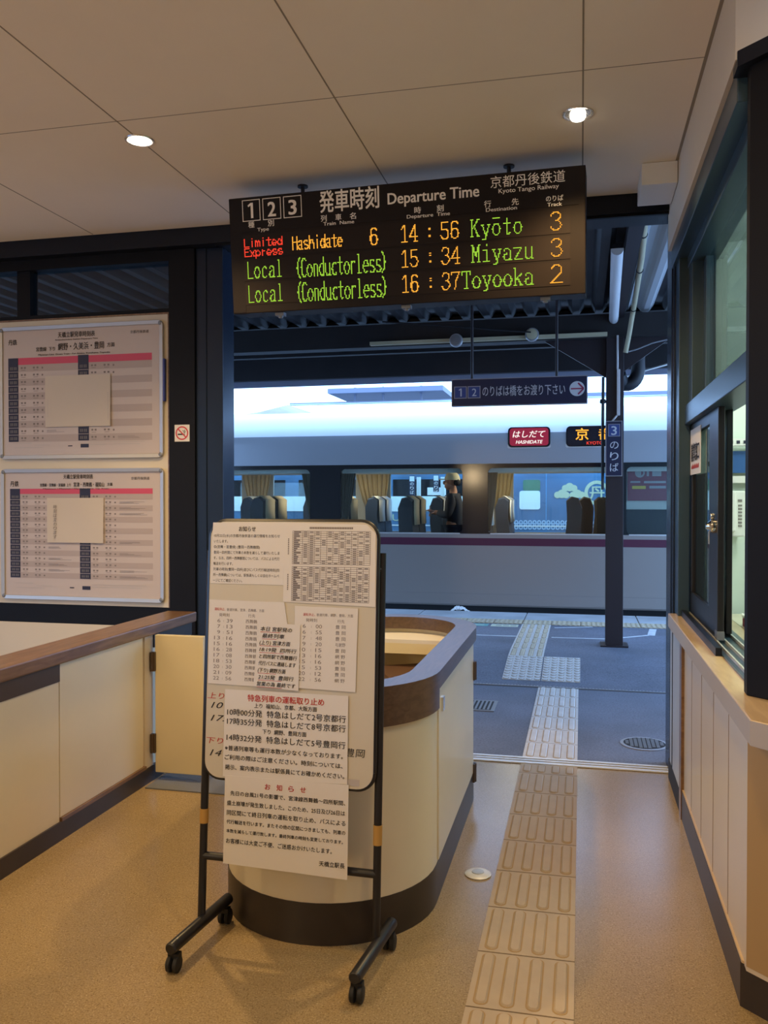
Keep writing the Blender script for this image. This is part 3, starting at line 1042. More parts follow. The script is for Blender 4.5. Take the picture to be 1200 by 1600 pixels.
# white pvc cover and thin pipe on the post
pv = thing('cable_cover', (0.31, 7.85, 2.1), 'pale plastic cable cover running down the canopy post above its sign', 'cable cover')
g = MB().box(0.303, 0.331, 7.83, 7.868, 2.155, 2.56)
g.build('cover_box', M['pvc'], pv, bevel=0.004)
MB().tube([(0.309, 7.85, 2.86), (0.309, 7.85, 2.56)], 0.009, 8).build('thin_pipe', M['pvc'], pv, smooth=True)
MB().tube([(0.305, 7.85, 2.155), (0.262, 7.85, 2.10)], 0.008, 8).build('pipe_end', M['pvc'], pv, smooth=True)
cb = MB().tube([(0.187, 7.86, 2.50), (0.184, 7.86, 2.0), (0.186, 7.86, 1.5)], 0.013, 8)
tag(cb.build('black_cable', M['cable'], smooth=True), 'black cable running down the left side of the canopy post', 'cable')
cl = MB().lathe([(0.024, 0), (0.028, 0.01), (0.024, 0.035)], (0.185, 7.86, 2.265), 14)
cl.box(0.16, 0.2145, 7.85, 7.90, 2.275, 2.29)
tag(cl.build('cable_clamp', M['cable']), 'black clamp holding the cable beside the canopy post', 'clamp')
# rain water pipe with bend behind the post
pts = [(0.50, 8.20, 3.11), (0.505, 8.20, 2.62)]
for i in range(9):
    a = i / 8 * pi * 0.62
    pts.append((0.505 - 0.10 + 0.10 * math.cos(a), 8.20, 2.60 - 0.13 * math.sin(a)))
pts.append((0.345, 8.13, 2.52))
pts.append((0.33, 8.09, 2.55))
tag(MB().tube(pts, 0.062, 16).build('drain_pipe', M['cable'], smooth=True), 'thick black rain pipe bending into the canopy post', 'pipe')
tag(MB().tube([(0.43, 8.6, 2.60), (0.60, 8.62, 2.655), (0.80, 8.65, 2.71), (1.55, 8.70, 2.95), (1.9, 8.73, 3.0)], 0.011, 8).build('stay_rod', M['alu'], smooth=True), 'thin bright rod slanting up to the right from the canopy post', 'rod')
tag(MB().tube([(0.40, 7.835, 2.71), (0.48, 7.83, 2.73), (0.60, 7.82, 2.775), (0.74, 7.80, 2.80), (1.2, 7.80, 2.80)], 0.006, 6).build('grey_cable', M['signgrey'], smooth=True), 'thin grey cable sagging under the canopy beam', 'cable')

# hanging sign for tracks 1 and 2
s12 = thing('hanging_sign', (-0.51, 7.2, 2.2), 'long navy hanging sign with 1 2 squares and a red arrow disc', 'sign')
S = Sheet((-1.07, 7.2, 2.427))
W, Hh = 1.118, 0.228
g = MB().use(M['signgrey'])
S.slab(g, 0, W, 0, Hh, -0.06, 0)
g.use(M['signnavy'])
S.rect(g, 0.007, W - 0.007, 0.007, Hh - 0.004, 0.001)
g.build('sign_panel', None, s12)
g = MB()
for s0, ch in ((0.022, '1'), (0.137, '2')):
    g.use(M['signgrey']); S.rect(g, s0, s0 + 0.108, 0.062, 0.165, 0.0015)
    g.use(M['signblue']); S.rect(g, s0 + 0.007, s0 + 0.101, 0.069, 0.158, 0.002)
    g.use(M['signwhite'])
    if ch == '1':
        S.one(g, s0 + 0.056, 0.113, 0.066, 0.003)
    else:
        S.text(g, ch, s0 + 0.037, s0 + 0.075, 0.113, 0.066, 0.003, 0.005)
S.text(g, 'のりばは橋をお渡り下さい', 0.262, 0.94, 0.110, 0.088, 0.003, 0.004)
S.disc(g, (1.035, 0.108), 0.061, 0.002, 32)
g.use(M['arrowred'])
S.line(g, [(0.985, 0.108), (1.083, 0.108)], 0.011, 0.003)
S.line(g, [(1.043, 0.062), (1.087, 0.108), (1.043, 0.154)], 0.013, 0.0034)
g.build('lettering', None, s12)
for hx in (-0.90, -0.20):
    MB().tube([(hx, 7.23, 2.427), (hx, 7.23, 3.10)], 0.012, 10).build('hanging_rod', M['pillar'], s12, smooth=True)

# fluorescent lamp with long cover hanging under the roof
fl_ = thing('tube_lamp', (0.25, 7.0, 3.0), 'long white unlit lamp cover running under the canopy roof', 'lamp')
g = MB()
pr = []
for i in range(13):
    a = pi + pi * i / 12
    pr.append((0.040 * math.cos(a), 0.045 * math.sin(a)))
yA, yB = 5.67, 8.05
g.prism(pr, lambda p: (0.219 + p[0], yA, 3.01 + p[1]), lambda p: (0.280 + p[0], yB, 3.01 + p[1]))
g.build('lamp_cover', M['tubewhite'], fl_, smooth=True)
g = MB().prism([(-0.03, 0), (0.03, 0), (0.03, 0.03), (-0.03, 0.03)], lambda p: (0.219 + p[0], yA, 3.01 + p[1]), lambda p: (0.280 + p[0], yB, 3.01 + p[1]))
g.box(0.215, 0.235, 5.9, 5.92, 3.03, 3.10).box(0.265, 0.285, 7.6, 7.62, 3.03, 3.10)
g.build('mounting_rail', M['blackmetal'], fl_)
cd = MB().tube([(0.338, 4.86, 3.045), (0.36, 5.3, 3.05), (0.393, 6.05, 3.05), (0.426, 7.35, 3.05), (0.43, 7.70, 3.03), (0.405, 7.80, 2.86), (0.375, 7.82, 2.70)], 0.021, 12)
cdt = thing('conduit_pipe', (0.38, 6.5, 3.0), 'cream conduit pipe curving under the canopy roof to the post', 'pipe')
cd.build('pipe', M['conduit'], cdt, smooth=True)
for (cx, cy, cz) in ((0.371, 5.55, 3.05), (0.403, 6.4, 3.05), (0.428, 7.62, 3.035)):
    MB().lathe([(0.024, -0.012), (0.026, 0), (0.024, 0.012)], (cx, cy, cz), 12, 'y').build('joint_band', M['cable'], cdt)
tag(MB().tube([(-1.79, 7.72, 3.05), (-1.19, 7.72, 2.985), (-0.62, 7.72, 2.915), (-0.44, 7.74, 2.90)], 0.007, 6).build('thin_cable', M['cable'], smooth=True), 'thin dark cable slanting down to the round cream box under the canopy', 'cable')
# cable duct along the beam with two round boxes
duct = B(-1.93, 0.22, 7.80, 7.86, 2.855, 2.885).build('cable_duct', M['conduit'])
tag(duct, 'long pale cable duct fixed along the dark canopy beam', 'cable duct')
for cx, cz, lab in ((-1.115, 2.862, 'round grey box on the beam duct, above the 1 2 squares'), (-0.432, 2.885, 'round cream box on the beam duct, above the middle of the hanging sign')):
    bx = thing('round_junction_box', (cx, 7.77, cz), lab, 'junction box')
    MB().lathe([(0.060, 0.0), (0.062, -0.02), (0.055, -0.05)], (cx, 7.80, cz), 28, 'y').build('box_body', M['signgrey'], bx, smooth=True)
    MB().lathe([(0.048, 0), (0.046, -0.006), (0.02, -0.010)], (cx, 7.75, cz), 28, 'y').build('box_cover', M['iron'] if cx < -1 else M['conduit'], bx, smooth=True)

# floor drain, covers
dr = thing('channel_drain', (-0.3, 6.58, 0), 'narrow metal channel drain across the platform asphalt', 'drain')
g = MB().use(M['irondark']).box(-2.6, 2.4, 6.53, 6.63, -0.02, 0.002)
g.build('channel', None, dr)
g = MB()
g.box(-2.6, 2.4, 6.515, 6.533, -0.01, 0.008).box(-2.6, 2.4, 6.622, 6.640, -0.01, 0.012)
x = -2.6
while x < 2.4:
    g.box(x, x + 0.010, 6.53, 6.625, -0.005, 0.006)
    x += 0.024
g.build('grating', M['iron'], dr)
sq = thing('square_drain', (-0.72, 5.85, 0), 'small square metal drain cover beside the ticket booth corner', 'drain')
B(-0.86, -0.56, 5.70, 6.00, -0.01, 0.006).build('frame', M['iron'], sq)
g = MB().use(M['irondark']).box(-0.835, -0.585, 5.725, 5.975, 0, 0.0065).use(M['iron'])
for i in range(9):
    g.box(-0.835 + i * 0.028, -0.822 + i * 0.028, 5.725, 5.975, 0.0, 0.009)
g.build('grate', None, sq)
mh = thing('manhole_cover', (0.375, 5.13, 0), 'round iron manhole cover on the asphalt near the doorway', 'manhole cover')
MB().lathe([(0.135, 0), (0.135, 0.006), (0.118, 0.007)], (0.36, 5.14, -0.001), 40).build('rim', M['signgrey'], mh)
g = MB().use(M['irondark']).lathe([(0.117, 0), (0.117, 0.0075)], (0.36, 5.14, -0.001), 40).use(M['iron'])
for i in range(-4, 5):
    for j in range(-4, 5):
        if (i * 0.024) ** 2 + (j * 0.024) ** 2 < 0.105 ** 2:
            g.box(0.36 + i * 0.024 - 0.009, 0.36 + i * 0.024 + 0.009, 5.14 + j * 0.024 - 0.008, 5.14 + j * 0.024 + 0.008, 0.005, 0.0095)
g.build('cover_plate', None, mh)

# painted lines and floor marks on the platform
zz = 0.1062
def ground_line(name, pts, w, m):
    mb = MB()
    for (a, b), (c, e) in zip(pts[:-1], pts[1:]):
        L = math.hypot(c - a, e - b)
        nx, ny = -(e - b) / L * w / 2, (c - a) / L * w / 2
        mb.prism([(a + nx, b + ny), (a - nx, b - ny), (c - nx, e - ny), (c + nx, e + ny)], lambda p: (p[0], p[1], zz - 0.004), lambda p: (p[0], p[1], zz))
    return struct(mb.build(name, m))


ground_line('trim_3', [(-2.4, 8.24), (-0.60, 8.26)], 0.035, M['whiteline'])
ground_line('trim_4', [(-0.27, 8.265), (0.25, 8.29), (0.63, 8.60)], 0.035, M['whiteline'])
ground_line('trim_5', [(0.66, 8.60), (0.71, 9.02)], 0.07, M['whiteline'])
ground_line('trim_6', [(-0.26, 8.90), (0.12, 9.04)], 0.03, M['whiteline'])
gm = MB().use(M['greenmark']).box(-1.32, -0.94, 8.86, 9.02, zz - 0.004, zz)
gm.use(M['creammark'])
gm.box(-1.17, -0.98, 8.925, 8.955, zz, zz + 0.0006)
gm.zprism([(-1.27, 8.94), (-1.15, 8.98), (-1.15, 8.90)], zz, zz + 0.0006)
tag(gm.build('arrow_sticker', None), 'green floor sticker with a pale arrow at the platform edge', 'floor sticker')
gm = MB().use(M['creammark']).box(-0.91, -0.63, 8.86, 9.02, zz - 0.004, zz)
gm.use(M['greyink'])
for i in range(3):
    gm.box(-0.86 + i * 0.075, -0.80 + i * 0.075, 8.91, 8.925, zz, zz + 0.0006).box(-0.86 + i * 0.075, -0.80 + i * 0.075, 8.955, 8.97, zz, zz + 0.0006)
tag(gm.build('boarding_sticker', None), 'cream floor sticker beside the yellow guide path', 'floor sticker')

# crumpled sheet under the train
g = MB()
n, m_ = 22, 8
for j in range(m_ + 1):
    for i in range(n + 1):
        a = i / n; b = j / m_
        g.v.append((-1.50 + 0.27 * a, 10.015 + 0.075 * b, 0.085 + 0.075 * math.sin(pi * min(1, a * 1.1 + 0.05)) * (0.6 + 0.4 * math.sin(b * 4)) + random.uniform(-0.012, 0.012)))
for j in range(m_):
    for i in range(n):
        g.f.append((j * (n + 1) + i, j * (n + 1) + i + 1, (j + 1) * (n + 1) + i + 1, (j + 1) * (n + 1) + i)); g.mi.append(0)
dsh = tag(g.build('crumpled_sheet', M['debris']), 'crumpled white sheet in the dark gap below the express train', 'sheet')

# ------------------------------------------------------------------ tactile tiles
ORD = ['first', 'second', 'third', 'fourth', 'fifth', 'sixth', 'seventh', 'eighth', 'ninth', 'tenth', 'eleventh', 'twelfth', 'thirteenth', 'fourteenth', 'fifteenth', 'sixteenth', 'seventeenth', 'eighteenth', 'nineteenth', 'twentieth']


def capsule(cx, y0, y1, w, n=8):
    r = w / 2
    pts = [(cx + r * math.cos(pi * i / n), y1 - r + r * math.sin(pi * i / n)) for i in range(n + 1)]
    pts += [(cx + r * math.cos(pi + pi * i / n), y0 + r + r * math.sin(pi + pi * i / n)) for i in range(n + 1)]
    return pts


def bar_tile(m, dirt, L=0.3, base_m=None):
    """one guide tile with four raised bars, lying at the origin (near edge y=0)"""
    g = MB().use(base_m or m)
    g.box(0.0, 0.294, 0.003, L - 0.003, -0.004, 0.0035)
    for i in range(4):
        cx = 0.0375 + i * 0.073
        g.use(dirt)
        g.prism(capsule(cx, 0.014, L - 0.010, 0.043), lambda p: (p[0], p[1], 0.0), lambda p: (p[0], p[1], 0.0041))
        g.use(m)
        a = capsule(cx, 0.018, L - 0.013, 0.036)
        b = capsule(cx, 0.023, L - 0.018, 0.026)
        n = len(a)
        g.add([(*p, 0.0035) for p in a] + [(*p, 0.0085) for p in b], [(k, (k + 1) % n, (k + 1) % n + n, k + n) for k in range(n)] + [tuple(range(n, 2 * n))])
    g.use(M['jointdark'])
    g.box(0, 0.294, -0.0035, 0.003, -0.004, 0.0022)
    return g


def dot_tile(m, k=5):
    g = MB().use(m).box(0.003, 0.294, 0.003, 0.297, -0.004, 0.0035)
    for i in range(k):
        for j in range(k):
            g.lathe([(0.020, 0.003), (0.018, 0.006), (0.012, 0.0085)], (0.3 / k * (i + 0.5), 0.3 / k * (j + 0.5), 0), 12)
    g.use(M['dirt'])
    for i in range(k):
        for j in range(k):
            g.lathe([(0.0235, 0.0), (0.0235, 0.004)], (0.3 / k * (i + 0.5), 0.3 / k * (j + 0.5) - 0.002, 0), 12)
    return g


P0 = -0.309
base = bar_tile(M['tactile'], M['dirt']).build('guide_tile', None, origin=(0, 0, 0))
base.location = (P0, 4.455 - 0.3, 0)
tag(base, 'beige guide tile with four raised bars, first whole tile inside the door track', 'tactile tile', 'guide tiles in the hall')
for i in range(1, 8):
    o = base.copy(); COL.objects.link(o)
    o.location = (P0, 4.455 - 0.3 * (i + 1), 0)
    tag(o, 'beige guide tile with four raised bars, %s whole tile in from the door track' % ORD[i], 'tactile tile', 'guide tiles in the hall')
cut = bar_tile(M['tactile'], M['dirt'], 0.155).build('guide_tile', None, origin=(0, 0, 0))
cut.location = (P0, 4.455, 0)
tag(cut, 'short cut guide tile touching the inner side of the door track', 'tactile tile', 'guide tiles in the hall')
base2 = bar_tile(M['tactgrey'], M['dirt']).build('guide_tile', None, origin=(0, 0, 0))
for i in range(6):
    o = base2 if i == 0 else base2.copy()
    if i:
        COL.objects.link(o)
    o.location = (P0, 4.725 + 0.3 * i, 0)
    tag(o, 'pale guide tile with four bars, %s tile outside the door track' % ORD[i], 'tactile tile', 'guide tiles on the asphalt')
rampang = math.atan2(0.082, 0.6)
dt = dot_tile(M['tactgrey']).build('warning_tile', None, origin=(0, 0, 0))
k = 0
for row, rn in ((0, 'near'), (1, 'far')):
    for cx, cn in ((-0.597, 'left'), (-0.297, 'right')):
        o = dt if k == 0 else dt.copy()
        if k:
            COL.objects.link(o)
        k += 1
        y = 6.66 + row * 0.295
        o.location = (cx, y, 0.082 * (y - 6.52) / 0.6 + 0.001)
        o.rotation_euler = (rampang, 0, 0)
        tag(o, 'pale dotted warning tile, %s %s of the four behind the channel drain' % (rn, cn), 'tactile tile', 'dotted tiles behind the drain')
base3 = bar_tile(M['tactyel'], M['dirt'], 0.3, M['tactgrey']).build('guide_tile', None, origin=(0, 0, 0))


def gz(y):
    for (ya, za), (yb, zb) in zip(prof[:-1], prof[1:]):
        if ya <= y <= yb:
            return za + (zb - za) * (y - ya) / (yb - ya)
    return 0.105


prof = [(4.70, 0.0), (6.52, 0.0), (7.12, 0.082), (7.45, 0.104), (9.1, 0.105)]
for i in range(6):
    o = base3 if i == 0 else base3.copy()
    if i:
        COL.objects.link(o)
    y = 7.255 + 0.3 * i
    o.location = (-0.597, y, gz(y) + 0.002)
    o.rotation_euler = (math.atan2(gz(min(9.1, y + 0.29)) - gz(y), 0.29), 0, 0)
    tag(o, 'worn yellowish guide tile, %s beyond the dotted tiles' % ORD[i], 'tactile tile', 'yellowish guide tiles near the train')
ed = dot_tile(M['tactyel'], 6).build('edge_tile', None, origin=(0, 0, 0))
for i in range(14):
    o = ed if i == 0 else ed.copy()
    if i:
        COL.objects.link(o)
    o.location = (-2.70 + 0.3 * i, 9.07, 0.107)
    tag(o, 'yellowish dotted tile along the platform edge, %s from the left' % ORD[i], 'tactile tile', 'dotted tiles along the platform edge')

# =================================================================== PEOPLE IN THE TRAIN
def skin_mesh(joints, edges, name, m, parent, sub=2):
    """one continuous surface grown around a joint skeleton: joints = {name: (pos, radius)}"""
    keys = list(joints)
    me = bpy.data.meshes.new(name)
    o0 = ORIGIN[parent]
    me.from_pydata([tuple(Vector(joints[k][0]) - o0) for k in keys], [(keys.index(a), keys.index(b)) for a, b in edges], [])
    ob = bpy.data.objects.new(name, me)
    COL.objects.link(ob)
    sk = ob.modifiers.new('skin', 'SKIN')
    sk.use_smooth_shade = True
    for i, k in enumerate(keys):
        r = joints[k][1]
        me.skin_vertices[0].data[i].radius = r if isinstance(r, tuple) else (r, r)
    me.skin_vertices[0].data[0].use_root = True
    sb = ob.modifiers.new('smooth', 'SUBSURF')
    sb.levels = sb.render_levels = sub
    dg = bpy.context.evaluated_depsgraph_get()
    nm = bpy.data.meshes.new_from_object(ob.evaluated_get(dg))
    bpy.data.objects.remove(ob)
    nm.materials.clear()
    nm.materials.append(m)
    res = bpy.data.objects.new(name, nm)
    COL.objects.link(res)
    nm.polygons.foreach_set('use_smooth', [True] * len(nm.polygons))
    res.parent = parent
    ORIGIN[res] = o0
    return res


def join_into(ob, mb):
    """merge the builder's geometry into ob's mesh"""
    o = ORIGIN[ob]
    bm = bmesh.new()
    bm.from_mesh(ob.data)
    vs = [bm.verts.new(Vector(p) - o) for p in mb.v]
    for f in mb.f:
        try:
            fc = bm.faces.new([vs[i] for i in f]); fc.smooth = True
        except ValueError:
            pass
    bm.to_mesh(ob.data)
    bm.free()


def head_geo(mb, c, yaw, s=1.0):
    """head looking along +x rotated by yaw: skull, jaw, nose, ears, brow, lips"""
    Rz = Matrix.Rotation(yaw, 3, 'Z')
    P = lambda x, y, z: tuple(Vector(c) + Rz @ Vector((x * s, y * s, z * s)))
    mb.ellipsoid(P(-0.012, 0, 0.03), (0.098 * s, 0.076 * s, 0.098 * s), 18, 12, Rz)
    mb.ellipsoid(P(0.022, 0, -0.045), (0.070 * s, 0.058 * s, 0.070 * s), 16, 10, Rz)
    mb.ellipsoid(P(0.096, 0, -0.012), (0.020 * s, 0.013 * s, 0.028 * s), 10, 8, Rz)
    mb.ellipsoid(P(0.078, 0, 0.030), (0.016 * s, 0.050 * s, 0.010 * s), 12, 6, Rz)
    mb.ellipsoid(P(0.083, 0, -0.062), (0.012 * s, 0.024 * s, 0.006 * s), 10, 6, Rz)
    mb.ellipsoid(P(0.083, 0, -0.074), (0.012 * s, 0.020 * s, 0.006 * s), 10, 6, Rz)
    for e in (-1, 1):
        mb.ellipsoid(P(-0.005, e * 0.078, -0.005), (0.018 * s, 0.010 * s, 0.030 * s), 10, 8, Rz)


def hand_geo(mb, wrist, d, up, s=1.0):
    """palm with four unequal curled fingers and a thumb off its side"""
    d = Vector(d).normalized(); up = Vector(up).normalized()
    side = d.cross(up).normalized()
    w = Vector(wrist)
    T3 = Matrix((d, side, up)).transposed()
    mb.ellipsoid(w + d * 0.05 * s, (0.055 * s, 0.042 * s, 0.018 * s), 14, 8, T3)
    for i, L in enumerate((0.070, 0.080, 0.075, 0.058)):
        b = w + d * 0.088 * s + side * (0.030 - 0.020 * i) * s
        pts = [b - d * 0.02 * s, b + d * L * 0.4 * s - up * 0.006 * s, b + d * L * 0.7 * s - up * 0.026 * s, b + d * L * 0.72 * s - up * 0.050 * s]
        mb.tube(pts, [0.009 * s, 0.0085 * s, 0.008 * s, 0.006 * s], 8)
    b = w + d * 0.025 * s + side * 0.036 * s
    mb.tube([b - side * 0.01 * s, b + side * 0.02 * s + d * 0.02 * s - up * 0.006, b + side * 0.022 * s + d * 0.045 * s - up * 0.018], [0.011 * s, 0.010 * s, 0.007 * s], 8)


# standing man with a pale cap, facing along the train towards -x
mx_, my_, fz = -1.665, 11.42, 0.25
man = thing('person', (mx_, my_, fz), 'person in a pale cap and dark jacket standing inside the train', 'person')
V = lambda x, y, z: (mx_ + x, my_ + y, fz + z * 0.95)
J = {'pelvis': (V(0, 0, 0.82), (0.13, 0.10)), 'waist': (V(0, 0, 0.98), (0.12, 0.10)), 'chest': (V(0.005, 0, 1.18), (0.15, 0.12)), 'neckb': (V(0, 0, 1.30), 0.065), 'neck': (V(-0.01, 0, 1.37), 0.052), 'headc': (V(-0.025, 0, 1.43), 0.06),
     'shL': (V(0, -0.17, 1.25), 0.062), 'elL': (V(-0.05, -0.22, 1.00), 0.045), 'wrL': (V(-0.24, -0.16, 1.06), 0.028),
     'shR': (V(0, 0.17, 1.25), 0.062), 'elR': (V(-0.03, 0.22, 1.00), 0.045), 'wrR': (V(-0.22, 0.14, 1.02), 0.028),
     'hipL': (V(0, -0.085, 0.78), 0.085), 'knL': (V(-0.02, -0.09, 0.43), 0.058), 'anL': (V(0.01, -0.09, 0.07), 0.038), 'toL': (V(-0.13, -0.10, 0.035), 0.032),
     'hipR': (V(0, 0.085, 0.78), 0.085), 'knR': (V(-0.01, 0.09, 0.43), 0.058), 'anR': (V(0.03, 0.09, 0.07), 0.038), 'toR': (V(-0.11, 0.10, 0.035), 0.032)}
Ed = [('pelvis', 'waist'), ('waist', 'chest'), ('chest', 'neckb'), ('neckb', 'neck'), ('neck', 'headc'), ('chest', 'shL'), ('shL', 'elL'), ('elL', 'wrL'), ('chest', 'shR'), ('shR', 'elR'), ('elR', 'wrR'),
      ('pelvis', 'hipL'), ('hipL', 'knL'), ('knL', 'anL'), ('anL', 'toL'), ('pelvis', 'hipR'), ('hipR', 'knR'), ('knR', 'anR'), ('anR', 'toR')]
body = skin_mesh(J, Ed, 'body', M['skin'], man)
g = MB()
head_geo(g, V(-0.035, 0, 1.475), pi, 0.98)
hand_geo(g, V(-0.235, -0.16, 1.06), (-1, 0.1, 0.15), (0, 0, 1))
hand_geo(g, V(-0.215, 0.14, 1.02), (-1, -0.1, 0.1), (0, 0, 1))
join_into(body, g)


def garment(J, Ed, keys, name, m, parent, grow):
    JJ = {}
    for k in keys:
        p, r = J[k]
        JJ[k] = (p, tuple(x + grow for x in r) if isinstance(r, tuple) else r + grow)
    return skin_mesh(JJ, [e for e in Ed if e[0] in JJ and e[1] in JJ], name, m, parent)


J2 = dict(J)
J2['pelvis'] = (V(0, 0, 0.76), (0.165, 0.135))
J2['wrL'] = (V(-0.20, -0.175, 1.048), 0.030); J2['wrR'] = (V(-0.18, 0.155, 1.015), 0.030)
garment(J2, Ed, ['pelvis', 'waist', 'chest', 'neckb', 'shL', 'elL', 'wrL', 'shR', 'elR', 'wrR'], 'jacket', M['jacket'], man, 0.022)
garment(J, Ed, ['pelvis', 'hipL', 'knL', 'anL', 'hipR', 'knR', 'anR'], 'trousers', M['trousers'], man, 0.018)
g = MB()
hc = V(-0.02, 0, 1.505)
for sgn in (1,):
    pr = [(0.001, 0.105), (0.05, 0.098), (0.085, 0.07), (0.104, 0.025), (0.106, -0.005)]
    g.lathe([(r, h) for r, h in reversed(pr)], hc, 24)
g.prism([(-0.08, -0.07), (-0.13, -0.06), (-0.175, -0.03), (-0.18, 0), (-0.175, 0.03), (-0.13, 0.06), (-0.08, 0.07)], lambda p: (hc[0] + p[0], hc[1] + p[1], hc[2] + 0.0), lambda p: (hc[0] + p[0], hc[1] + p[1], hc[2] + 0.012))
g.build('cap', M['cap'], man, smooth=True)
g = MB()
for e in (-0.05, 0.05):
    g.ellipsoid(V(0.045, e * 0.9, 1.47), (0.045, 0.035, 0.05), 12, 8)
g.build('hair', M['hair'], man, smooth=True)
pp = MB()
pp.box(-1.975, -1.968, 11.30, 11.40, 1.20, 1.33)
tag(pp.build('leaflet', M['paper']), 'white leaflet held by the person in the cap', 'leaflet')

# seated passenger near the left door post
px_, py_, pz_ = -4.76, 10.97, 0.27
lady = thing('person', (px_, py_, pz_), 'dark-haired person sitting in the train beside the left door post', 'person')
V = lambda x, y, z: (px_ + x, py_ + y, pz_ + z)
J = {'pelvis': (V(0, 0, 0.50), (0.14, 0.12)), 'waist': (V(-0.02, 0, 0.62), (0.12, 0.10)), 'chest': (V(-0.02, 0, 0.80), (0.14, 0.11)), 'neckb': (V(0, 0, 0.91), 0.06), 'headc': (V(0.01, 0, 0.98), 0.05),
     'shL': (V(0, -0.16, 0.86), 0.055), 'elL': (V(0.05, -0.20, 0.63), 0.042), 'wrL': (V(0.25, -0.13, 0.60), 0.026),
     'shR': (V(0, 0.16, 0.86), 0.055), 'elR': (V(0.05, 0.20, 0.63), 0.042), 'wrR': (V(0.25, 0.13, 0.60), 0.026),
     'hipL': (V(0.03, -0.09, 0.49), 0.085), 'knL': (V(0.40, -0.10, 0.47), 0.060), 'anL': (V(0.42, -0.10, 0.07), 0.038), 'toL': (V(0.54, -0.10, 0.035), 0.032),
     'hipR': (V(0.03, 0.09, 0.49), 0.085), 'knR': (V(0.40, 0.10, 0.47), 0.060), 'anR': (V(0.42, 0.10, 0.07), 0.038), 'toR': (V(0.54, 0.10, 0.035), 0.032)}
Ed = [('pelvis', 'waist'), ('waist', 'chest'), ('chest', 'neckb'), ('neckb', 'headc'), ('chest', 'shL'), ('shL', 'elL'), ('elL', 'wrL'), ('chest', 'shR'), ('shR', 'elR'), ('elR', 'wrR'),
      ('pelvis', 'hipL'), ('hipL', 'knL'), ('knL', 'anL'), ('anL', 'toL'), ('pelvis', 'hipR'), ('hipR', 'knR'), ('knR', 'anR'), ('anR', 'toR')]
body = skin_mesh(J, Ed, 'body', M['skin'], lady)
g = MB()
head_geo(g, V(0.02, 0, 1.03), -0.6, 0.98)
hand_geo(g, V(0.245, -0.13, 0.60), (1, 0.2, 0), (0, 0, 1))
hand_geo(g, V(0.245, 0.13, 0.60), (1, -0.2, 0), (0, 0, 1))
join_into(body, g)
garment(J, Ed, ['pelvis', 'waist', 'chest', 'neckb', 'shL', 'elL', 'shR', 'elR'], 'jacket', M['jacket'], lady, 0.020)
garment(J, Ed, ['pelvis', 'hipL', 'knL', 'anL', 'hipR', 'knR', 'anR'], 'trousers', M['trousers'], lady, 0.016)
g = MB()
g.ellipsoid(V(-0.012, 0.008, 1.075), (0.105, 0.090, 0.095), 18, 12)
g.ellipsoid(V(-0.055, 0.03, 1.00), (0.065, 0.075, 0.085), 16, 10)
g.build('hair', M['hair'], lady, smooth=True)


# =================================================================== HALL FITTINGS
# ticket booth: stadium-shaped counter with a brown rail
def stadium(cx, ya, yb, R, n=24):
    pts = []
    for i in range(n + 1):
        a = pi + pi * i / n
        pts.append((cx + R * math.cos(a), ya + R * math.sin(a)))
    for i in range(n + 1):
        a = pi * i / n
        pts.append((cx + R * math.cos(a), yb + R * math.sin(a)))
    return pts


BX, BA, BB, BR = -0.862, 2.945, 3.98, 0.372
booth = thing('ticket_booth', (BX, (BA + BB) / 2, 0), 'rounded cream ticket booth with a brown top rail behind the notice stand', 'counter')
MB().ring(stadium(BX, BA, BB, BR), stadium(BX, BA, BB, BR - 0.05), 0.13, 0.76).build('booth_wall', M['laminate'], booth, smooth=True)
MB().ring(stadium(BX, BA, BB, BR + 0.002), stadium(BX, BA, BB, BR - 0.04), 0, 0.135).build('kickboard', M['kick'], booth, smooth=True)
rl = MB().use(M['raildark'])
rl.ring(stadium(BX, BA, BB, BR + 0.014), stadium(BX, BA, BB, BR - 0.085), 0.755, 0.815)
rl.build('top_rail', None, booth, smooth=True, bevel=0.006)
arc_o = [(BX + (BR + 0.012) * math.cos(pi + pi * i / 30), BA + (BR + 0.012) * math.sin(pi + pi * i / 30)) for i in range(31)]
arc_i = [(BX + (BR - 0.02) * math.cos(pi + pi * i / 30), BA + (BR - 0.02) * math.sin(pi + pi * i / 30)) for i in range(31)]
MB().ring(arc_o, arc_i, 0.685, 0.757, closed=False).build('front_band', M['raildark'], booth, smooth=True)
dx = BX + BR
bd = B(dx, dx + 0.006, 2.965, 3.955, 0.145, 0.752).build('door', M['laminate'], booth)
B(dx + 0.005, dx + 0.013, 3.02, 3.055, 0.655, 0.705).build('lock_plate', M['chrome'], bd)
for z0 in (0.575, 0.10):
    g = MB().box(dx + 0.004, dx + 0.014, 3.945, 3.985, z0, z0 + 0.085)
    g.tube([(dx + 0.012, 3.965, z0), (dx + 0.012, 3.965, z0 + 0.085)], 0.008, 8)
    g.build('hinge', M['darkband'], bd)
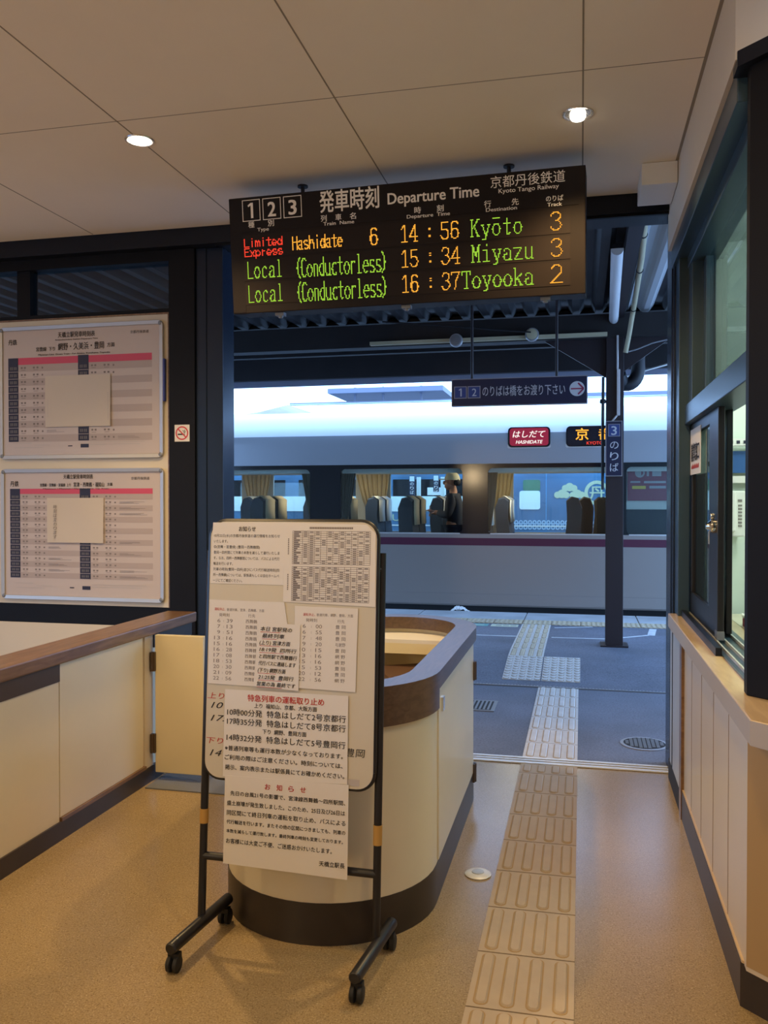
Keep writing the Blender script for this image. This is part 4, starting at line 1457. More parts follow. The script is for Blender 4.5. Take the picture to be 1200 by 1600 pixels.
# inner shelf with drawer front at the far end, floor-standing stool inside
sh_pts = [(BX + (BR - 0.052) * math.cos(pi * i / 24), BB + (BR - 0.052) * math.sin(pi * i / 24)) for i in range(25)]
shelf_poly = [(BX + BR - 0.052, BB + 0.08)] + [p for p in sh_pts if p[1] > BB + 0.08] + [(BX - BR + 0.052, BB + 0.08)]
MB().zprism(shelf_poly, 0.715, 0.733).build('inner_shelf', M['paper'], booth)
B(BX - BR + 0.06, BX + BR - 0.06, BB + 0.08, BB + 0.10, 0.665, 0.715).build('drawer_front', M['laminate2'], booth)
MB().ring(stadium(BX, BA, BB, BR - 0.051), stadium(BX, BA, BB, BR - 0.056), 0.0, 0.754).build('inner_lining', M['laminate2'], booth, smooth=True)
st = thing('stool', (-0.80, 4.08, 0), 'wooden stool with dark brown cushion inside the ticket booth', 'stool')
Tm = Matrix.Translation((-0.80, 4.02, 0)) @ Matrix.Rotation(0.5, 4, 'Z')
g = MB()
g.box(-0.12, 0.12, -0.12, 0.12, 0.0, 0.55, Tm)
g.build('stool_box', M['stoolbox'], st, bevel=0.008)
g = MB().box(-0.145, 0.145, -0.14, 0.14, 0.555, 0.60, Tm)
g.build('cushion', M['stoolseat'], st, bevel=0.018)

# counter along the left
LX = -2.10
lc = thing('ticket_counter', (LX - 0.1, 2.6, 0), 'long cream counter with a brown wooden rail along the left side', 'counter')
g = MB().use(M['laminate']).box(LX - 0.12, LX - 0.006, 0.4, 4.38, 0.07, 0.735)
g.build('counter_wall', None, lc)
g = MB().use(M['laminate']).box(LX - 0.008, LX + 0.0, 0.4, 3.14, 0.075, 0.66)
g.build('front_panel', None, lc)
g = MB().use(M['laminate']).box(LX - 0.008, LX + 0.002, 3.143, 3.83, 0.095, 0.733)
plabel(g.build('front_panel', None, lc), 'taller cream panel reaching the rail')
B(LX - 0.008, LX + 0.004, 3.85, 3.93, 0.075, 0.733).build('end_strip', M['panelgrey'], lc)
g = MB().box(LX - 0.006, LX + 0.006, 0.4, 3.14, 0.66, 0.735)
g.build('dark_band', M['darkband'], lc)
B(LX - 0.006, LX + 0.002, 3.95, 4.38, 0.665, 0.735).build('dark_band', M['kick'], lc)
B(LX - 0.01, LX + 0.012, 3.143, 3.85, 0.078, 0.094).build('skirting_ledge', M['rail'], lc)
g = MB().box(LX - 0.13, LX + 0.008, 0.4, 4.38, 0.0, 0.078)
g.build('kickboard', M['kick'], lc)
g = MB().box(LX - 0.155, LX + 0.022, 0.4, 4.40, 0.735, 0.79)
g.build('rail', M['rail'], lc, bevel=0.007)
B(-5.5, LX - 0.6, 1.0, 4.60, 0.0, 0.02).build('staff_floor', M['floor'])['kind'] = 'structure'

# open half-height gate hinged at the counter
gate = thing('half_height_gate', (LX, 3.92, 0), 'open cream half-height gate hinged on the end of the left counter', 'gate')
B(LX + 0.024, -1.815, 3.915, 3.945, 0.045, 0.735).build('leaf', M['laminate2'], gate, bevel=0.003)
for z0 in (0.555, 0.145):
    g = MB().box(LX + 0.006, LX + 0.030, 3.898, 3.914, z0, z0 + 0.095)
    g.tube([(LX + 0.016, 3.900, z0), (LX + 0.016, 3.900, z0 + 0.095)], 0.010, 8)
    g.build('hinge', M['darkband'], gate)
tag(B(-2.07, -1.25, 3.80, 4.40, 0.0, 0.006).build('floor_mat', M['mat']), 'flat blue-grey floor mat under the open gate', 'mat')

# counter along the right, under the office window
rc = thing('window_counter', (0.5, 3.4, 0), 'cream panelled counter with pale wood top under the office window', 'counter')


def strip45(off0, off1, y_near, y_far, L=1.6):
    c = math.sqrt(0.5)
    t = math.tan(pi / 8)
    n0 = y_near - (off0 - 0.43) * t
    n1 = y_near - (off1 - 0.43) * t
    return [(off0, y_far), (off0, n0), (off0 + c * L, n0 - c * L), (off1 + c * L, n1 - c * L), (off1, n1), (off1, y_far)]


YN = 2.36
MB().zprism(strip45(0.427, 0.70, YN, 4.50), 0.80, 0.842).build('counter_top', M['railtop'], rc, bevel=0.003)
MB().zprism(strip45(0.428, 0.60, YN, 4.50), 0.775, 0.80).build('edge_band', M['railgrey'], rc)
g = MB().use(M['railgrey'])
g.zprism(strip45(0.4265, 0.44, YN, 4.50), 0.778, 0.8395)
g.build('front_edge', None, rc)
g = MB().use(M['panelgrey'])
g.zprism(strip45(0.445, 0.60, 2.50, 3.96), 0.12, 0.778)
g.use(M['groove'])
for y in (2.80, 3.11, 3.41, 3.70):
    g.box(0.4442, 0.4465, y - 0.003, y + 0.003, 0.13, 0.775)
g.build('front_panels', None, rc)
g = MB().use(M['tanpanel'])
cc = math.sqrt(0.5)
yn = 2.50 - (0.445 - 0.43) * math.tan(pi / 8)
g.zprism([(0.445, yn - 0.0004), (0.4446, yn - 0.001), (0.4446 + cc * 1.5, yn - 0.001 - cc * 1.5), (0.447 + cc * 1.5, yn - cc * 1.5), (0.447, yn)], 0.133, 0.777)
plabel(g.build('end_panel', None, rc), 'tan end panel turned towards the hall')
MB().zprism(strip45(0.436, 0.60, 2.535, 3.96), 0.0, 0.125).build('kickboard', M['kick'], rc)
MB().zprism(strip45(0.438, 0.446, 2.53, 3.96), 0.125, 0.132).build('kick_edge', M['railtop'], rc)
B(0.432, 0.60, 3.96, 4.03, 0.0, 0.778).build('corner_strip', M['rail'], rc)
g = MB().use(M['alu']).box(0.438, 0.60, 4.03, 4.50, 0.10, 0.778).use(M['irondark']).box(0.436, 0.60, 4.03, 4.55, 0, 0.10)
g.box(0.436, 0.445, 4.38, 4.40, 0.1, 0.778)
plabel(g.build('metal_panel', None, rc), 'brushed metal end panel')

# office window above the counter
wd = bpy.data.objects.new('window_2', None)
COL.objects.link(wd)
wd.location = (0.53, 3.5, 0.84)
ORIGIN[wd] = Vector((0.53, 3.5, 0.84))
struct(wd, 'dark framed office ticket window above the right counter')
c45 = math.sqrt(0.5)
g = MB()
g.box(0.445, 0.62, 2.72, 4.60, 2.585, 2.69)          # head
g.box(0.50, 0.62, 2.72, 4.60, 2.53, 2.59)
g.box(0.462, 0.515, 4.40, 4.60, 0.842, 2.60)         # far jamb, stepped
g.box(0.505, 0.565, 4.26, 4.42, 1.80, 2.60)
g.box(0.555, 0.60, 4.18, 4.30, 1.86, 2.60)
g.box(0.49, 0.615, 2.72, 4.60, 1.775, 1.868)         # transom
g.build('frame', M['winframe'], wd, bevel=0.003)
pl = MB().zprism([(0.470, 2.70), (0.470, 2.652), (0.470 + 0.9, 2.652 - 0.9), (0.56 + 0.9, 2.652 - 0.9 + 0.05), (0.62, 2.70)], 0.842, 2.70)
pl.build('corner_panel', M['black'], wd, bevel=0.004)
hd = MB().zprism([(0.434, 2.72), (0.434, 2.648), (0.434 + 0.9, 2.648 - 0.9), (0.50 + 0.9, 2.70 - 0.9), (0.52, 2.72)], 2.655, 2.70)
hd.build('head_cap', M['navy'], wd)
B(0.572, 0.578, 2.72, 4.25, 1.86, 2.55).build('upper_pane', M['dglass'], wd)
# bottom tracks
g = MB().use(M['winframe']).box(0.50, 0.635, 2.70, 4.45, 0.842, 0.850)
g.use(M['alu'])
for xx in (0.515, 0.550, 0.595):
    g.box(xx, xx + 0.006, 2.70, 4.45, 0.85, 0.862)
g.use(M['navy']).box(0.478, 0.500, 3.3, 4.45, 0.842, 0.872)
g.build('sliding_track', None, wd)
# outer sash
sa = MB().use(M['sashdark'])
sa.box(0.520, 0.545, 3.555, 3.785, 0.865, 1.775)
sa.box(0.520, 0.545, 3.785, 4.42, 0.865, 0.965)
sa.box(0.520, 0.545, 3.785, 4.42, 1.725, 1.775)
sa.box(0.520, 0.545, 4.36, 4.42, 0.965, 1.725)
so = sa.build('sash', None, wd, bevel=0.002)
B(0.530, 0.535, 3.785, 4.36, 0.965, 1.725).build('sash_pane', M['dglass'], so)
g = MB().use(M['iron']).box(0.518, 0.546, 3.545, 3.60, 0.862, 0.895)
g.build('corner_piece', None, so)
sa = MB().use(M['sashdark'])
sa.box(0.575, 0.598, 3.70, 3.82, 0.865, 1.80)
sa.box(0.575, 0.598, 3.82, 4.40, 0.865, 0.93)
si = sa.build('sash', None, wd, bevel=0.002)
B(0.585, 0.589, 3.82, 4.40, 0.93, 1.80).build('sash_pane', M['wglass'], si)
# lock with hanging key
lk = thing('window_lock', (0.51, 3.60, 1.30), 'round metal lock with a hanging key on the office window sash', 'lock')
MB().lathe([(0.026, 0.012), (0.028, 0.0), (0.026, -0.012), (0.016, -0.020), (0.010, -0.030)], (0.512, 3.60, 1.305), 24, 'x').build('cylinder', M['chrome'], lk, smooth=True)
MB().lathe([(0.012, 0.006), (0.014, 0.0), (0.012, -0.008)], (0.508, 3.605, 1.345), 16, 'x').build('knob', M['chrome'], lk, smooth=True)
g = MB().box(0.492, 0.495, 3.592, 3.606, 1.235, 1.285).box(0.492, 0.495, 3.588, 3.60, 1.235, 1.25)
g.build('key', M['alu'], lk)
# sticker on the sash glass
S = Sheet((0.519, 4.40, 1.745), (0, -1, 0), (0, 0, -1))
g = MB().use(M['paper2'])
S.rect(g, 0, 0.40, 0, 0.20, 0.0)
g = MB().use(M['paper2']); S.slab(g, 0, 0.36, 0.0, 0.215, 0.0, 0.002)
g.use(M['ink'])
for i, ch in enumerate('精算窓口'):
    S.text(g, ch, 0.04 + i * 0.073, 0.106 + i * 0.073, 0.112, 0.085, 0.003, 0.02)
g.use(M['redink'])
for i in range(12):
    S.rect(g, 0.05 + i * 0.022, 0.066 + i * 0.022, 0.174 - (i % 3) * 0.004, 0.188, 0.003)
tag(g.build('window_sticker', None), 'pale sticker with black characters on the left end of the office window sash', 'sticker')

# office behind the window
struct(B(0.60, 2.7, 2.2, 4.66, 2.72, 2.76).build('ceiling_office', M['office']))
struct(B(2.6, 2.7, 1.2, 4.70, 0, 2.76).build('wall_office_right', M['office']))
struct(B(0.615, 0.72, 4.62, 4.66, 0.84, 2.76).build('wall_office_front', M['office']))
g = MB().use(M['office']).box(1.35, 2.7, 1.5, 1.56, 0, 2.76)
struct(g.build('wall_office_rear', None))
tag(B(0.705, 1.45, 2.75, 4.58, 0.80, 0.838).build('desk_top', M['laminate']), 'pale desk behind the office window, level with the counter top', 'desk')
ic = thing('intercom', (0.765, 4.61, 1.24), 'white wall intercom on the pale office wall', 'intercom')
B(0.735, 0.80, 4.585, 4.618, 1.225, 1.455).build('housing', M['white'], ic, bevel=0.006)
B(0.728, 0.752, 4.565, 4.59, 1.25, 1.455).build('handset', M['white'], ic, bevel=0.006)
g = MB().box(0.765, 0.785, 4.582, 4.586, 1.40, 1.412)
for i in range(7):
    g.box(0.767, 0.785, 4.582, 4.586, 1.275 + i * 0.017, 1.284 + i * 0.017)
g.build('buttons', M['greyink'], ic)
g = MB().use(M['white']).box(0.66, 1.2, 4.56, 4.618, 1.68, 1.715).use(M['navyink'])
for i in range(10):
    g.box(0.69 + i * 0.032, 0.705 + i * 0.032, 4.557, 4.561, 1.690, 1.705)
tag(g.build('wall_shelf', None), 'thin white shelf strip with dark marks above the blue board in the office', 'shelf')
tag(B(0.66, 1.2, 4.60, 4.618, 1.545, 1.655).build('blue_board', M['bluepanel']), 'blue board on the office wall under the thin white shelf', 'board')
tag(B(0.66, 1.2, 4.60, 4.618, 1.495, 1.53).build('wall_label', M['paper']), 'white label strip under the blue board on the office wall', 'label')
g = MB()
g.box(0.715, 0.98, 3.88, 4.15, 0.838, 0.875)
rb = g.build('red_box', M['redpattern'], bevel=0.003)
tag(rb, 'low dark red patterned box on the office desk under white papers', 'box')
g = MB()
n, m_ = 14, 12
for lay in range(2):
    o = len(g.v)
    for j in range(m_ + 1):
        for i in range(n + 1):
            hh = 0.880 + (0.035 * math.sin(pi * i / n) * math.sin(pi * j / m_) + random.uniform(-0.006, 0.006) + 0.012 if lay else 0)
            g.v.append((0.712 + 0.26 * i / n, 3.90 + 0.26 * j / m_, hh))
    for j in range(m_):
        for i in range(n):
            a = o + j * (n + 1) + i
            g.f.append((a, a + 1, a + n + 2, a + n + 1)); g.mi.append(0)
k = (n + 1) * (m_ + 1)
tag(g.build('crumpled_papers', M['paper'], smooth=True), 'loose white papers heaped on the red box in the office', 'papers')

# box at the ceiling beside the right wall
tag(B(0.268, 0.428, 4.162, 4.46, 2.868, 2.969).build('ceiling_box', M['white'], bevel=0.003), 'white box fixed at the ceiling corner above the doorway', 'box')

# recessed downlights, lit and with real lamps inside
def downlight(cx, cy, label, deep, energy=DOWN_P):
    t = thing('downlight', (cx, cy, CZ), label, 'ceiling light', 'downlights in the hall ceiling')
    g = MB().use(M['reflector'])
    R = 0.058
    n = 32
    prof_ = [(R + 0.006, -0.001), (R + 0.004, -0.005), (R - 0.003, -0.004), (R - 0.012, 0.012 if not deep else 0.002)]
    vs, fs = [], []
    for r, h in prof_:
        for k in range(n):
            a = 2 * pi * k / n
            vs.append((cx + r * math.cos(a), cy + r * math.sin(a), CZ + h))
    for i in range(len(prof_) - 1):
        for k in range(n):
            fs.append((i * n + k, i * n + (k + 1) % n, (i + 1) * n + (k + 1) % n, (i + 1) * n + k))
    g.add(vs, fs)
    g.build('trim_ring', None, t, smooth=True)
    lens = MB()
    if deep:
        lens.lathe([(0.030, -0.0), (0.032, -0.006), (0.026, -0.016), (0.012, -0.020)], (cx, cy + 0.012, CZ - 0.003), 24)
        MB().use(M['reflector']).lathe([(0.050, 0.001), (0.050, -0.001)], (cx, cy, CZ - 0.001), 28).build('reflector', None, t)
    else:
        lens.lathe([(0.047, -0.001), (0.047, -0.004)], (cx, cy, CZ - 0.001), 28)
    lens.build('lens', M['lamp'], t)
    lamp(cx, cy, energy, size=125)


def lamp(cx, cy, energy, col=DOWN_C, z=CZ - 0.05, size=150):
    ld = bpy.data.lights.new('downlight_lamp', 'SPOT')
    ld.energy = energy * 10
    ld.color = col
    ld.spot_size = math.radians(size)
    ld.spot_blend = 0.75
    ld.shadow_soft_size = 0.045
    lo = bpy.data.objects.new('downlight_lamp', ld)
    COL.objects.link(lo)
    lo.location = (cx, cy, z)


downlight(-1.872, 3.412, 'lit flush downlight at the ceiling joint on the left of the departure board', False, DOWN_P * 2.2)
downlight(-0.018, 3.572, 'lit downlight with a visible reflector on the ceiling above the departure board', True, DOWN_P * 1.5)
for cx, cy in ((-1.87, 1.55), (0.0, 1.55), (-3.9, 2.6)):
    lamp(cx, cy, DOWN_P, size=174)
for cx, cy in ((-2.60, -0.9), (-2.72, -1.8)):          # bare unseen lamps added behind the camera to brighten board lettering and papers
    ld = bpy.data.lights.new('rear_fill_lamp', 'POINT')
    ld.energy = DOWN_P * 6.0
    ld.color = (1.0, 0.74, 0.42)
    ld.shadow_soft_size = 0.12
    lo = bpy.data.objects.new('rear_fill_lamp', ld)
    COL.objects.link(lo)
    lo.location = (cx, cy, 2.0)
for loc in ((1.15, 3.9, 2.45), (1.9, 2.6, 2.45)):
    ld = bpy.data.lights.new('office_lamp', 'POINT')
    ld.energy = OFFICE_P
    ld.color = (0.86, 1.0, 0.90)
    ld.shadow_soft_size = 0.12
    lo = bpy.data.objects.new('office_lamp', ld)
    COL.objects.link(lo)
    lo.location = loc

# floor cap
fc = thing('metal_floor_disc', (-0.374, 3.205, 0), 'round metal floor cap beside the guide tiles', 'floor cap')
MB().lathe([(0.048, 0.0), (0.050, 0.004), (0.042, 0.009), (0.024, 0.010)], (-0.374, 3.205, 0), 36).build('rim', M['bright'], fc, smooth=True)
MB().lathe([(0.023, 0.010), (0.022, 0.0125), (0.016, 0.013)], (-0.374, 3.205, 0), 28).build('centre_plug', M['alu'], fc, smooth=True)

# no-smoking sign on the door post
ns = thing('no_smoking_sign', (-2.275, 4.628, 1.75), 'small square no smoking sign on the black door post', 'sign')
S = Sheet((-2.322, 4.629, 1.849))
g = MB().use(M['paper']); S.slab(g, 0, 0.094, 0, 0.098, -0.0, 0.002)
g.build('plate', None, ns)
g = MB().use(M['signred'])
S.disc(g, (0.047, 0.049), 0.040, 0.0028, 36, 0.0325)
S.line(g, [(0.022, 0.024), (0.072, 0.074)], 0.007, 0.0032)
g.use(M['ink'])
S.rect(g, 0.020, 0.055, 0.052, 0.060, 0.0025); S.rect(g, 0.057, 0.060, 0.052, 0.060, 0.0025); S.rect(g, 0.062, 0.065, 0.052, 0.060, 0.0025)
S.line(g, [(0.058, 0.049), (0.062, 0.042), (0.056, 0.036), (0.050, 0.034)], 0.0035, 0.0025)
S.line(g, [(0.064, 0.049), (0.068, 0.040), (0.062, 0.030)], 0.0035, 0.0025)
g.build('symbol', None, ns)

# =================================================================== DEPARTURE BOARD
def dirs(yaw, tilt):
    r = Vector((math.cos(yaw), math.sin(yaw), 0))
    b = Vector((-math.sin(yaw), math.cos(yaw), 0))
    return r, Vector((0, 0, -1)) * math.cos(tilt) + b * math.sin(tilt)


r_, dn_ = dirs(-0.03, 0.102)
S = Sheet((-0.835, 3.909, 2.88), r_, dn_)
db = thing('departure_board', (-0.835, 3.95, 2.30), 'brown departure board with lit amber and green train times under the ceiling', 'departure board')
W2, HB = 0.85, 0.553
g = MB().use(M['depbody'])
S.slab(g, -W2, W2, 0, HB, -0.19, 0)
hs = g.build('housing', None, db, bevel=0.004)
g = MB().use(M['dephead'])
S.slab(g, -W2 + 0.004, W2 - 0.03, 0.006, 0.166, 0, 0.002)
S.slab(g, -W2 + 0.004, -0.78, 0.166, HB - 0.006, 0, 0.0015)
g.build('header_panel', None, db)
g = MB().use(M['cream'])
d = 0.003


def box_outline(g, s0, s1, t0, t1, w=0.0035):
    S.rect(g, s0, s1, t0, t0 + w, d); S.rect(g, s0, s1, t1 - w, t1, d)
    S.rect(g, s0, s0 + w, t0 + w, t1 - w, d); S.rect(g, s1 - w, s1, t0 + w, t1 - w, d)


for ch, s0, s1 in (('1', -0.778, -0.685), ('2', -0.672, -0.578), ('3', -0.565, -0.472)):
    box_outline(g, s0, s1, 0.014, 0.115)
    mid = (s0 + s1) / 2
    hw = 0.0095 if ch == '1' else 0.021
    if ch == '1':
        S.one(g, mid, 0.065, 0.072, d)
    else:
        S.text(g, ch, mid - hw, mid + hw, 0.065, 0.070, d, 0.02)
S.text(g, '発車時刻', -0.382, -0.088, 0.057, 0.100, d, 0.018)
S.text(g, 'Departure Time', -0.048, 0.381, 0.068, 0.052, d, 0.018)
S.text(g, '京都丹後鉄道', 0.432, 0.762, 0.040, 0.052, d, 0.0)
S.text(g, 'Kyoto Tango Railway', 0.468, 0.735, 0.079, 0.020, d, 0.008)
for tx, a, b in (('種', -0.750, -0.718), ('別', -0.648, -0.616), ('列', -0.378, -0.348), ('車', -0.305, -0.275), ('名', -0.234, -0.203), ('時', 0.078, 0.110), ('刻', 0.184, 0.216), ('行', 0.402, 0.434), ('先', 0.526, 0.558)):
    S.text(g, tx, a, b, 0.132, 0.030, d, 0.012)
S.text(g, 'のりば', 0.678, 0.754, 0.132, 0.026, d, 0.014)
for tx, a, b in (('Type', -0.704, -0.644), ('Train  Name', -0.366, -0.213), ('Departure  Time', 0.042, 0.245), ('Destination', 0.410, 0.550), ('Track', 0.684, 0.748)):
    S.text(g, tx, a, b, 0.157, 0.017, d, 0.012)
g.build('header_lettering', None, db)

# dot matrix characters drawn as strokes and rasterised onto the LED grid
A4 = lambda cx, cy, rx, ry, a0, a1, n=14: [(cx + rx * math.cos(math.radians(a0 + (a1 - a0) * i / n)), cy + ry * math.sin(math.radians(a0 + (a1 - a0) * i / n))) for i in range(n + 1)]
X_ = 0.66
LED = {
    '1': [[(.2, .82), (.5, 1), (.5, 0)], [(.2, 0), (.8, 0)]],
    '2': [A4(.5, .72, .45, .28, 170, -35) + [(.05, 0), (.98, 0)]],
    '3': [A4(.5, .77, .42, .23, 165, -90), A4(.5, .27, .46, .27, 90, -165)],
    '4': [[(.75, 0), (.75, 1), (.02, .32), (1, .32)], [(.55, 0), (.95, 0)]],
    '5': [[(.9, 1), (.1, 1), (.08, .55), (.6, .6)], A4(.48, .3, .46, .31, 75, -160)],
    '6': [[(.92, .86)] + A4(.5, .8, .42, .2, 20, 180, 8) + [(.06, .25)], A4(.5, .3, .44, .30, 180, -180, 22)],
    '7': [[(.05, .84), (.05, 1), (.97, 1), (.5, .45), (.42, 0)]],
    ':': [[(.4, .72), (.6, .72)], [(.4, .62), (.6, .62)], [(.4, .28), (.6, .28)], [(.4, .18), (.6, .18)]],
    'L': [[(.1, 1), (.1, 0), (.95, 0)]],
    'o': [A4(.5, X_ / 2, .44, X_ / 2, 0, 360, 24)],
    'O': [A4(.5, X_ / 2, .44, X_ / 2, 0, 360, 24), [(.1, .98), (.9, .98)]],
    'c': [A4(.55, X_ / 2, .46, X_ / 2, 45, 315, 18)],
    'a': [A4(.45, X_ - .16, .38, .16, 160, 0, 8) + [(.83, 0), (1, 0)], A4(.45, .18, .38, .19, 90, 330, 14)],
    'l': [[(.25, 1), (.5, 1), (.5, 0)], [(.2, 0), (.85, 0)]],
    'i': [[(.5, X_), (.5, 0)], [(.5, .95), (.5, .98)]],
    'I': [[(.2, X_), (.5, X_), (.5, 0)], [(.15, 0), (.9, 0)], [(.5, .92), (.5, .98)]],
    'm': [[(.05, 0), (.05, X_)], A4(.28, X_ - .18, .23, .18, 180, 0, 6) + [(.51, 0)], A4(.74, X_ - .18, .23, .18, 180, 0, 6) + [(.97, 0)]],
    't': [[(.45, .95), (.45, .12), (.6, 0), (.9, .06)], [(.08, X_), (.88, X_)]],
    'e': [[(.06, X_ / 2), (.92, X_ / 2)] + A4(.5, X_ / 2, .44, X_ / 2, 0, 310, 20)],
    'd': [[(.9, 1), (.9, 0)], A4(.48, X_ / 2, .42, X_ / 2, 0, 360, 22)],
    'E': [[(.95, 1), (.08, 1), (.08, 0), (.98, 0)], [(.08, .52), (.8, .52)]],
    'x': [[(.05, X_), (.95, 0)], [(.05, 0), (.95, X_)]],
    'p': [[(.1, X_), (.1, -.28)], A4(.5, X_ / 2, .42, X_ / 2, 0, 360, 22)],
    'r': [[(.15, X_), (.15, 0)], A4(.6, X_ - .28, .42, .26, 180, 60, 8)],
    's': [A4(.5, X_ - .15, .40, .16, 30, 250, 10) + A4(.5, .16, .42, .17, 80, -150, 10)],
    'H': [[(.08, 1), (.08, 0)], [(.88, 1), (.88, 0)], [(.08, .55), (.88, .55)]],
    'h': [[(.12, 1), (.12, 0)], A4(.5, X_ - .26, .38, .26, 180, 0, 10) + [(.88, 0)]],
    'n': [[(.12, X_), (.12, 0)], A4(.5, X_ - .26, .38, .26, 180, 0, 10) + [(.88, 0)]],
    'u': [[(.08, X_), (.08, .2)] + A4(.45, .22, .37, .22, 180, 320, 8), [(.86, X_), (.86, 0), (1, 0)]],
    '(': [[(.98, 1.05), (.62, .82), (.48, .5), (.62, .2), (.98, -.05)]],
    ')': [[(.02, 1.05), (.38, .82), (.52, .5), (.38, .2), (.02, -.05)]],
    'C': [A4(.6, .5, .50, .5, 50, 310, 22)],
    'K': [[(.12, 1), (.12, 0)], [(.9, 1), (.14, .42)], [(.38, .6), (.9, 0)], [(0, 1), (.3, 1)], [(0, 0), (.3, 0)], [(.7, 1), (1, 1)], [(.75, 0), (1, 0)]],
    'y': [[(.1, X_), (.52, .02)], [(.92, X_), (.45, -.22), (.15, -.22)], [(0, X_), (.25, X_)], [(.75, X_), (1, X_)]],
    'M': [[(.12, 1), (.12, 0)], [(.88, 1), (.88, 0)], [(.12, 1), (.5, .35), (.88, 1)], [(0, 0), (.3, 0)], [(.7, 0), (1, 0)], [(0, 1), (.14, 1)], [(.86, 1), (1, 1)]],
    'z': [[(.05, X_), (.9, X_), (.08, 0), (.95, 0)]],
    'T': [[(.05, .82), (.05, 1), (.95, 1), (.95, .82)], [(.5, 1), (.5, 0)], [(.25, 0), (.75, 0)]],
    'k': [[(.12, 1), (.12, 0)], [(.85, X_), (.14, .28)], [(.4, .42), (.9, 0)], [(0, 1), (.12, 1)], [(0, 0), (.3, 0)], [(.7, 0), (1, 0)]],
}
PIT = 0.00515


def led(txt, s0, s1, ttop, tbase, m, name, gap=0.22, adv=None):
    """dot-matrix word: character cells spread between s0 and s1, cap top and baseline given"""
    mb = MB().use(m)
    n = len(txt)
    cell = (s1 - s0) / (n - gap)
    cw = cell * (1 - gap)
    H = tbase - ttop
    rows = max(5, round(H / PIT))
    py = H / rows
    cols = max(3, round(cw / PIT))
    px = cw / cols
    dots = set()
    for k, ch in enumerate(txt):
        if ch == ' ':
            continue
        for st_ in LED[ch]:
            for (x0, y0), (x1, y1) in zip(st_[:-1], st_[1:]):
                q = max(2, int(max(abs(x1 - x0) * cols, abs(y1 - y0) * rows) * 2.0) + 1)
                for i in range(q + 1):
                    x = x0 + (x1 - x0) * i / q; y = y0 + (y1 - y0) * i / q
                    dots.add((k, round(x * cols), round(y * rows)))
    for k, cx, cy in dots:
        a = s0 + k * cell + cx * px
        b = tbase - cy * py
        S.rect(mb, a - px * 0.46, a + px * 0.46, b - py * 0.36, b + py * 0.36, 0.0035)
    return mb


for i, (t0, t1) in enumerate(((0.180, 0.286), (0.296, 0.397), (0.409, 0.512))):
    g = MB().use(M['deprow'])
    S.slab(g, -0.780, 0.783, t0, t1, 0, 0.0018)
    row = plabel(g.build('display_row', None, db), ['display row of the 14:56 train to Kyōto', 'display row of the 15:34 train to Miyazu', 'display row of the 16:37 train to Toyooka'][i])
    tt, tb = ((0.196, 0.270), (0.309, 0.384), (0.423, 0.499))[i]
    if i == 0:
        led('Limited', -0.774, -0.578, 0.199, 0.236, M['ledr'], 'x').build('led_text', None, row)
        led('Express', -0.774, -0.578, 0.244, 0.281, M['ledr'], 'x').build('led_text', None, row)
        led('Hashidate', -0.524, -0.275, 0.206, 0.266, M['ledo'], 'x').build('led_text', None, row)
        led('6', -0.137, -0.100, tt, tb + 0.001, M['ledo'], 'x', 0.0).build('led_text', None, row)
        led('14', 0.010, 0.090, tt, tb, M['ledo'], 'x', 0.16).build('led_text', None, row)
        led(':', 0.130, 0.166, tt, tb, M['ledo'], 'x', 0).build('led_text', None, row)
        led('56', 0.200, 0.285, tt, tb, M['ledo'], 'x', 0.16).build('led_text', None, row)
        led('KyOtI'.replace('I', 'o'), 0.340, 0.572, tt, tb, M['ledg'], 'x', 0.2).build('led_text', None, row)
        led('3', 0.695, 0.746, tt - 0.004, tb - 0.001, M['ledo'], 'x', 0).build('led_text', None, row)
    else:
        led('Local', -0.766, -0.584, tt - 0.001, tb + 0.002, M['ledg'], 'x', 0.24).build('led_text', None, row)
        led('(Conductorless)', -0.518, -0.055, tt + 0.001, tb + 0.012, M['ledg'], 'x', 0.14).build('led_text', None, row)
        a, b, c = (('15', '34', 'MIyazu') if i == 1 else ('16', '37', 'Toyooka'))
        led(a, 0.010, 0.091, tt, tb, M['ledo'], 'x', 0.16).build('led_text', None, row)
        led(':', 0.131, 0.167, tt, tb, M['ledo'], 'x', 0).build('led_text', None, row)
        led(b, 0.201, 0.286, tt, tb, M['ledo'], 'x', 0.16).build('led_text', None, row)
        led(c, 0.342 if i == 1 else 0.296, 0.620, tt, tb, M['ledg'], 'x', 0.2).build('led_text', None, row)
        led('3' if i == 1 else '2', 0.697, 0.749, tt - 0.002, tb - 0.001, M['ledo'], 'x', 0).build('led_text', None, row)
for s in (-0.52, 0.50):
    p = S.p(s, 0.0, -0.06)
    p = (p[0], p[1] + 0.10)
    MB().tube([(p[0], p[1], 2.86), (p[0], p[1], CZ)], 0.010, 10).lathe([(0.026, 0), (0.026, 0.008)], (p[0], p[1], CZ - 0.008), 16).build('hanger_bolt', M['blackmetal'], db)
for s in (-0.62, 0.02, 0.67):
    g = MB()
    p = S.p(s, HB, -0.05)
    g.box(p[0] - 0.022, p[0] + 0.022, p[1] - 0.02, p[1] + 0.02, p[2] - 0.016, p[2] + 0.004)
    g.lathe([(0.010, -0.026), (0.014, -0.016)], (p[0], p[1], p[2]), 12)
    g.build('latch', M['iron'], db)

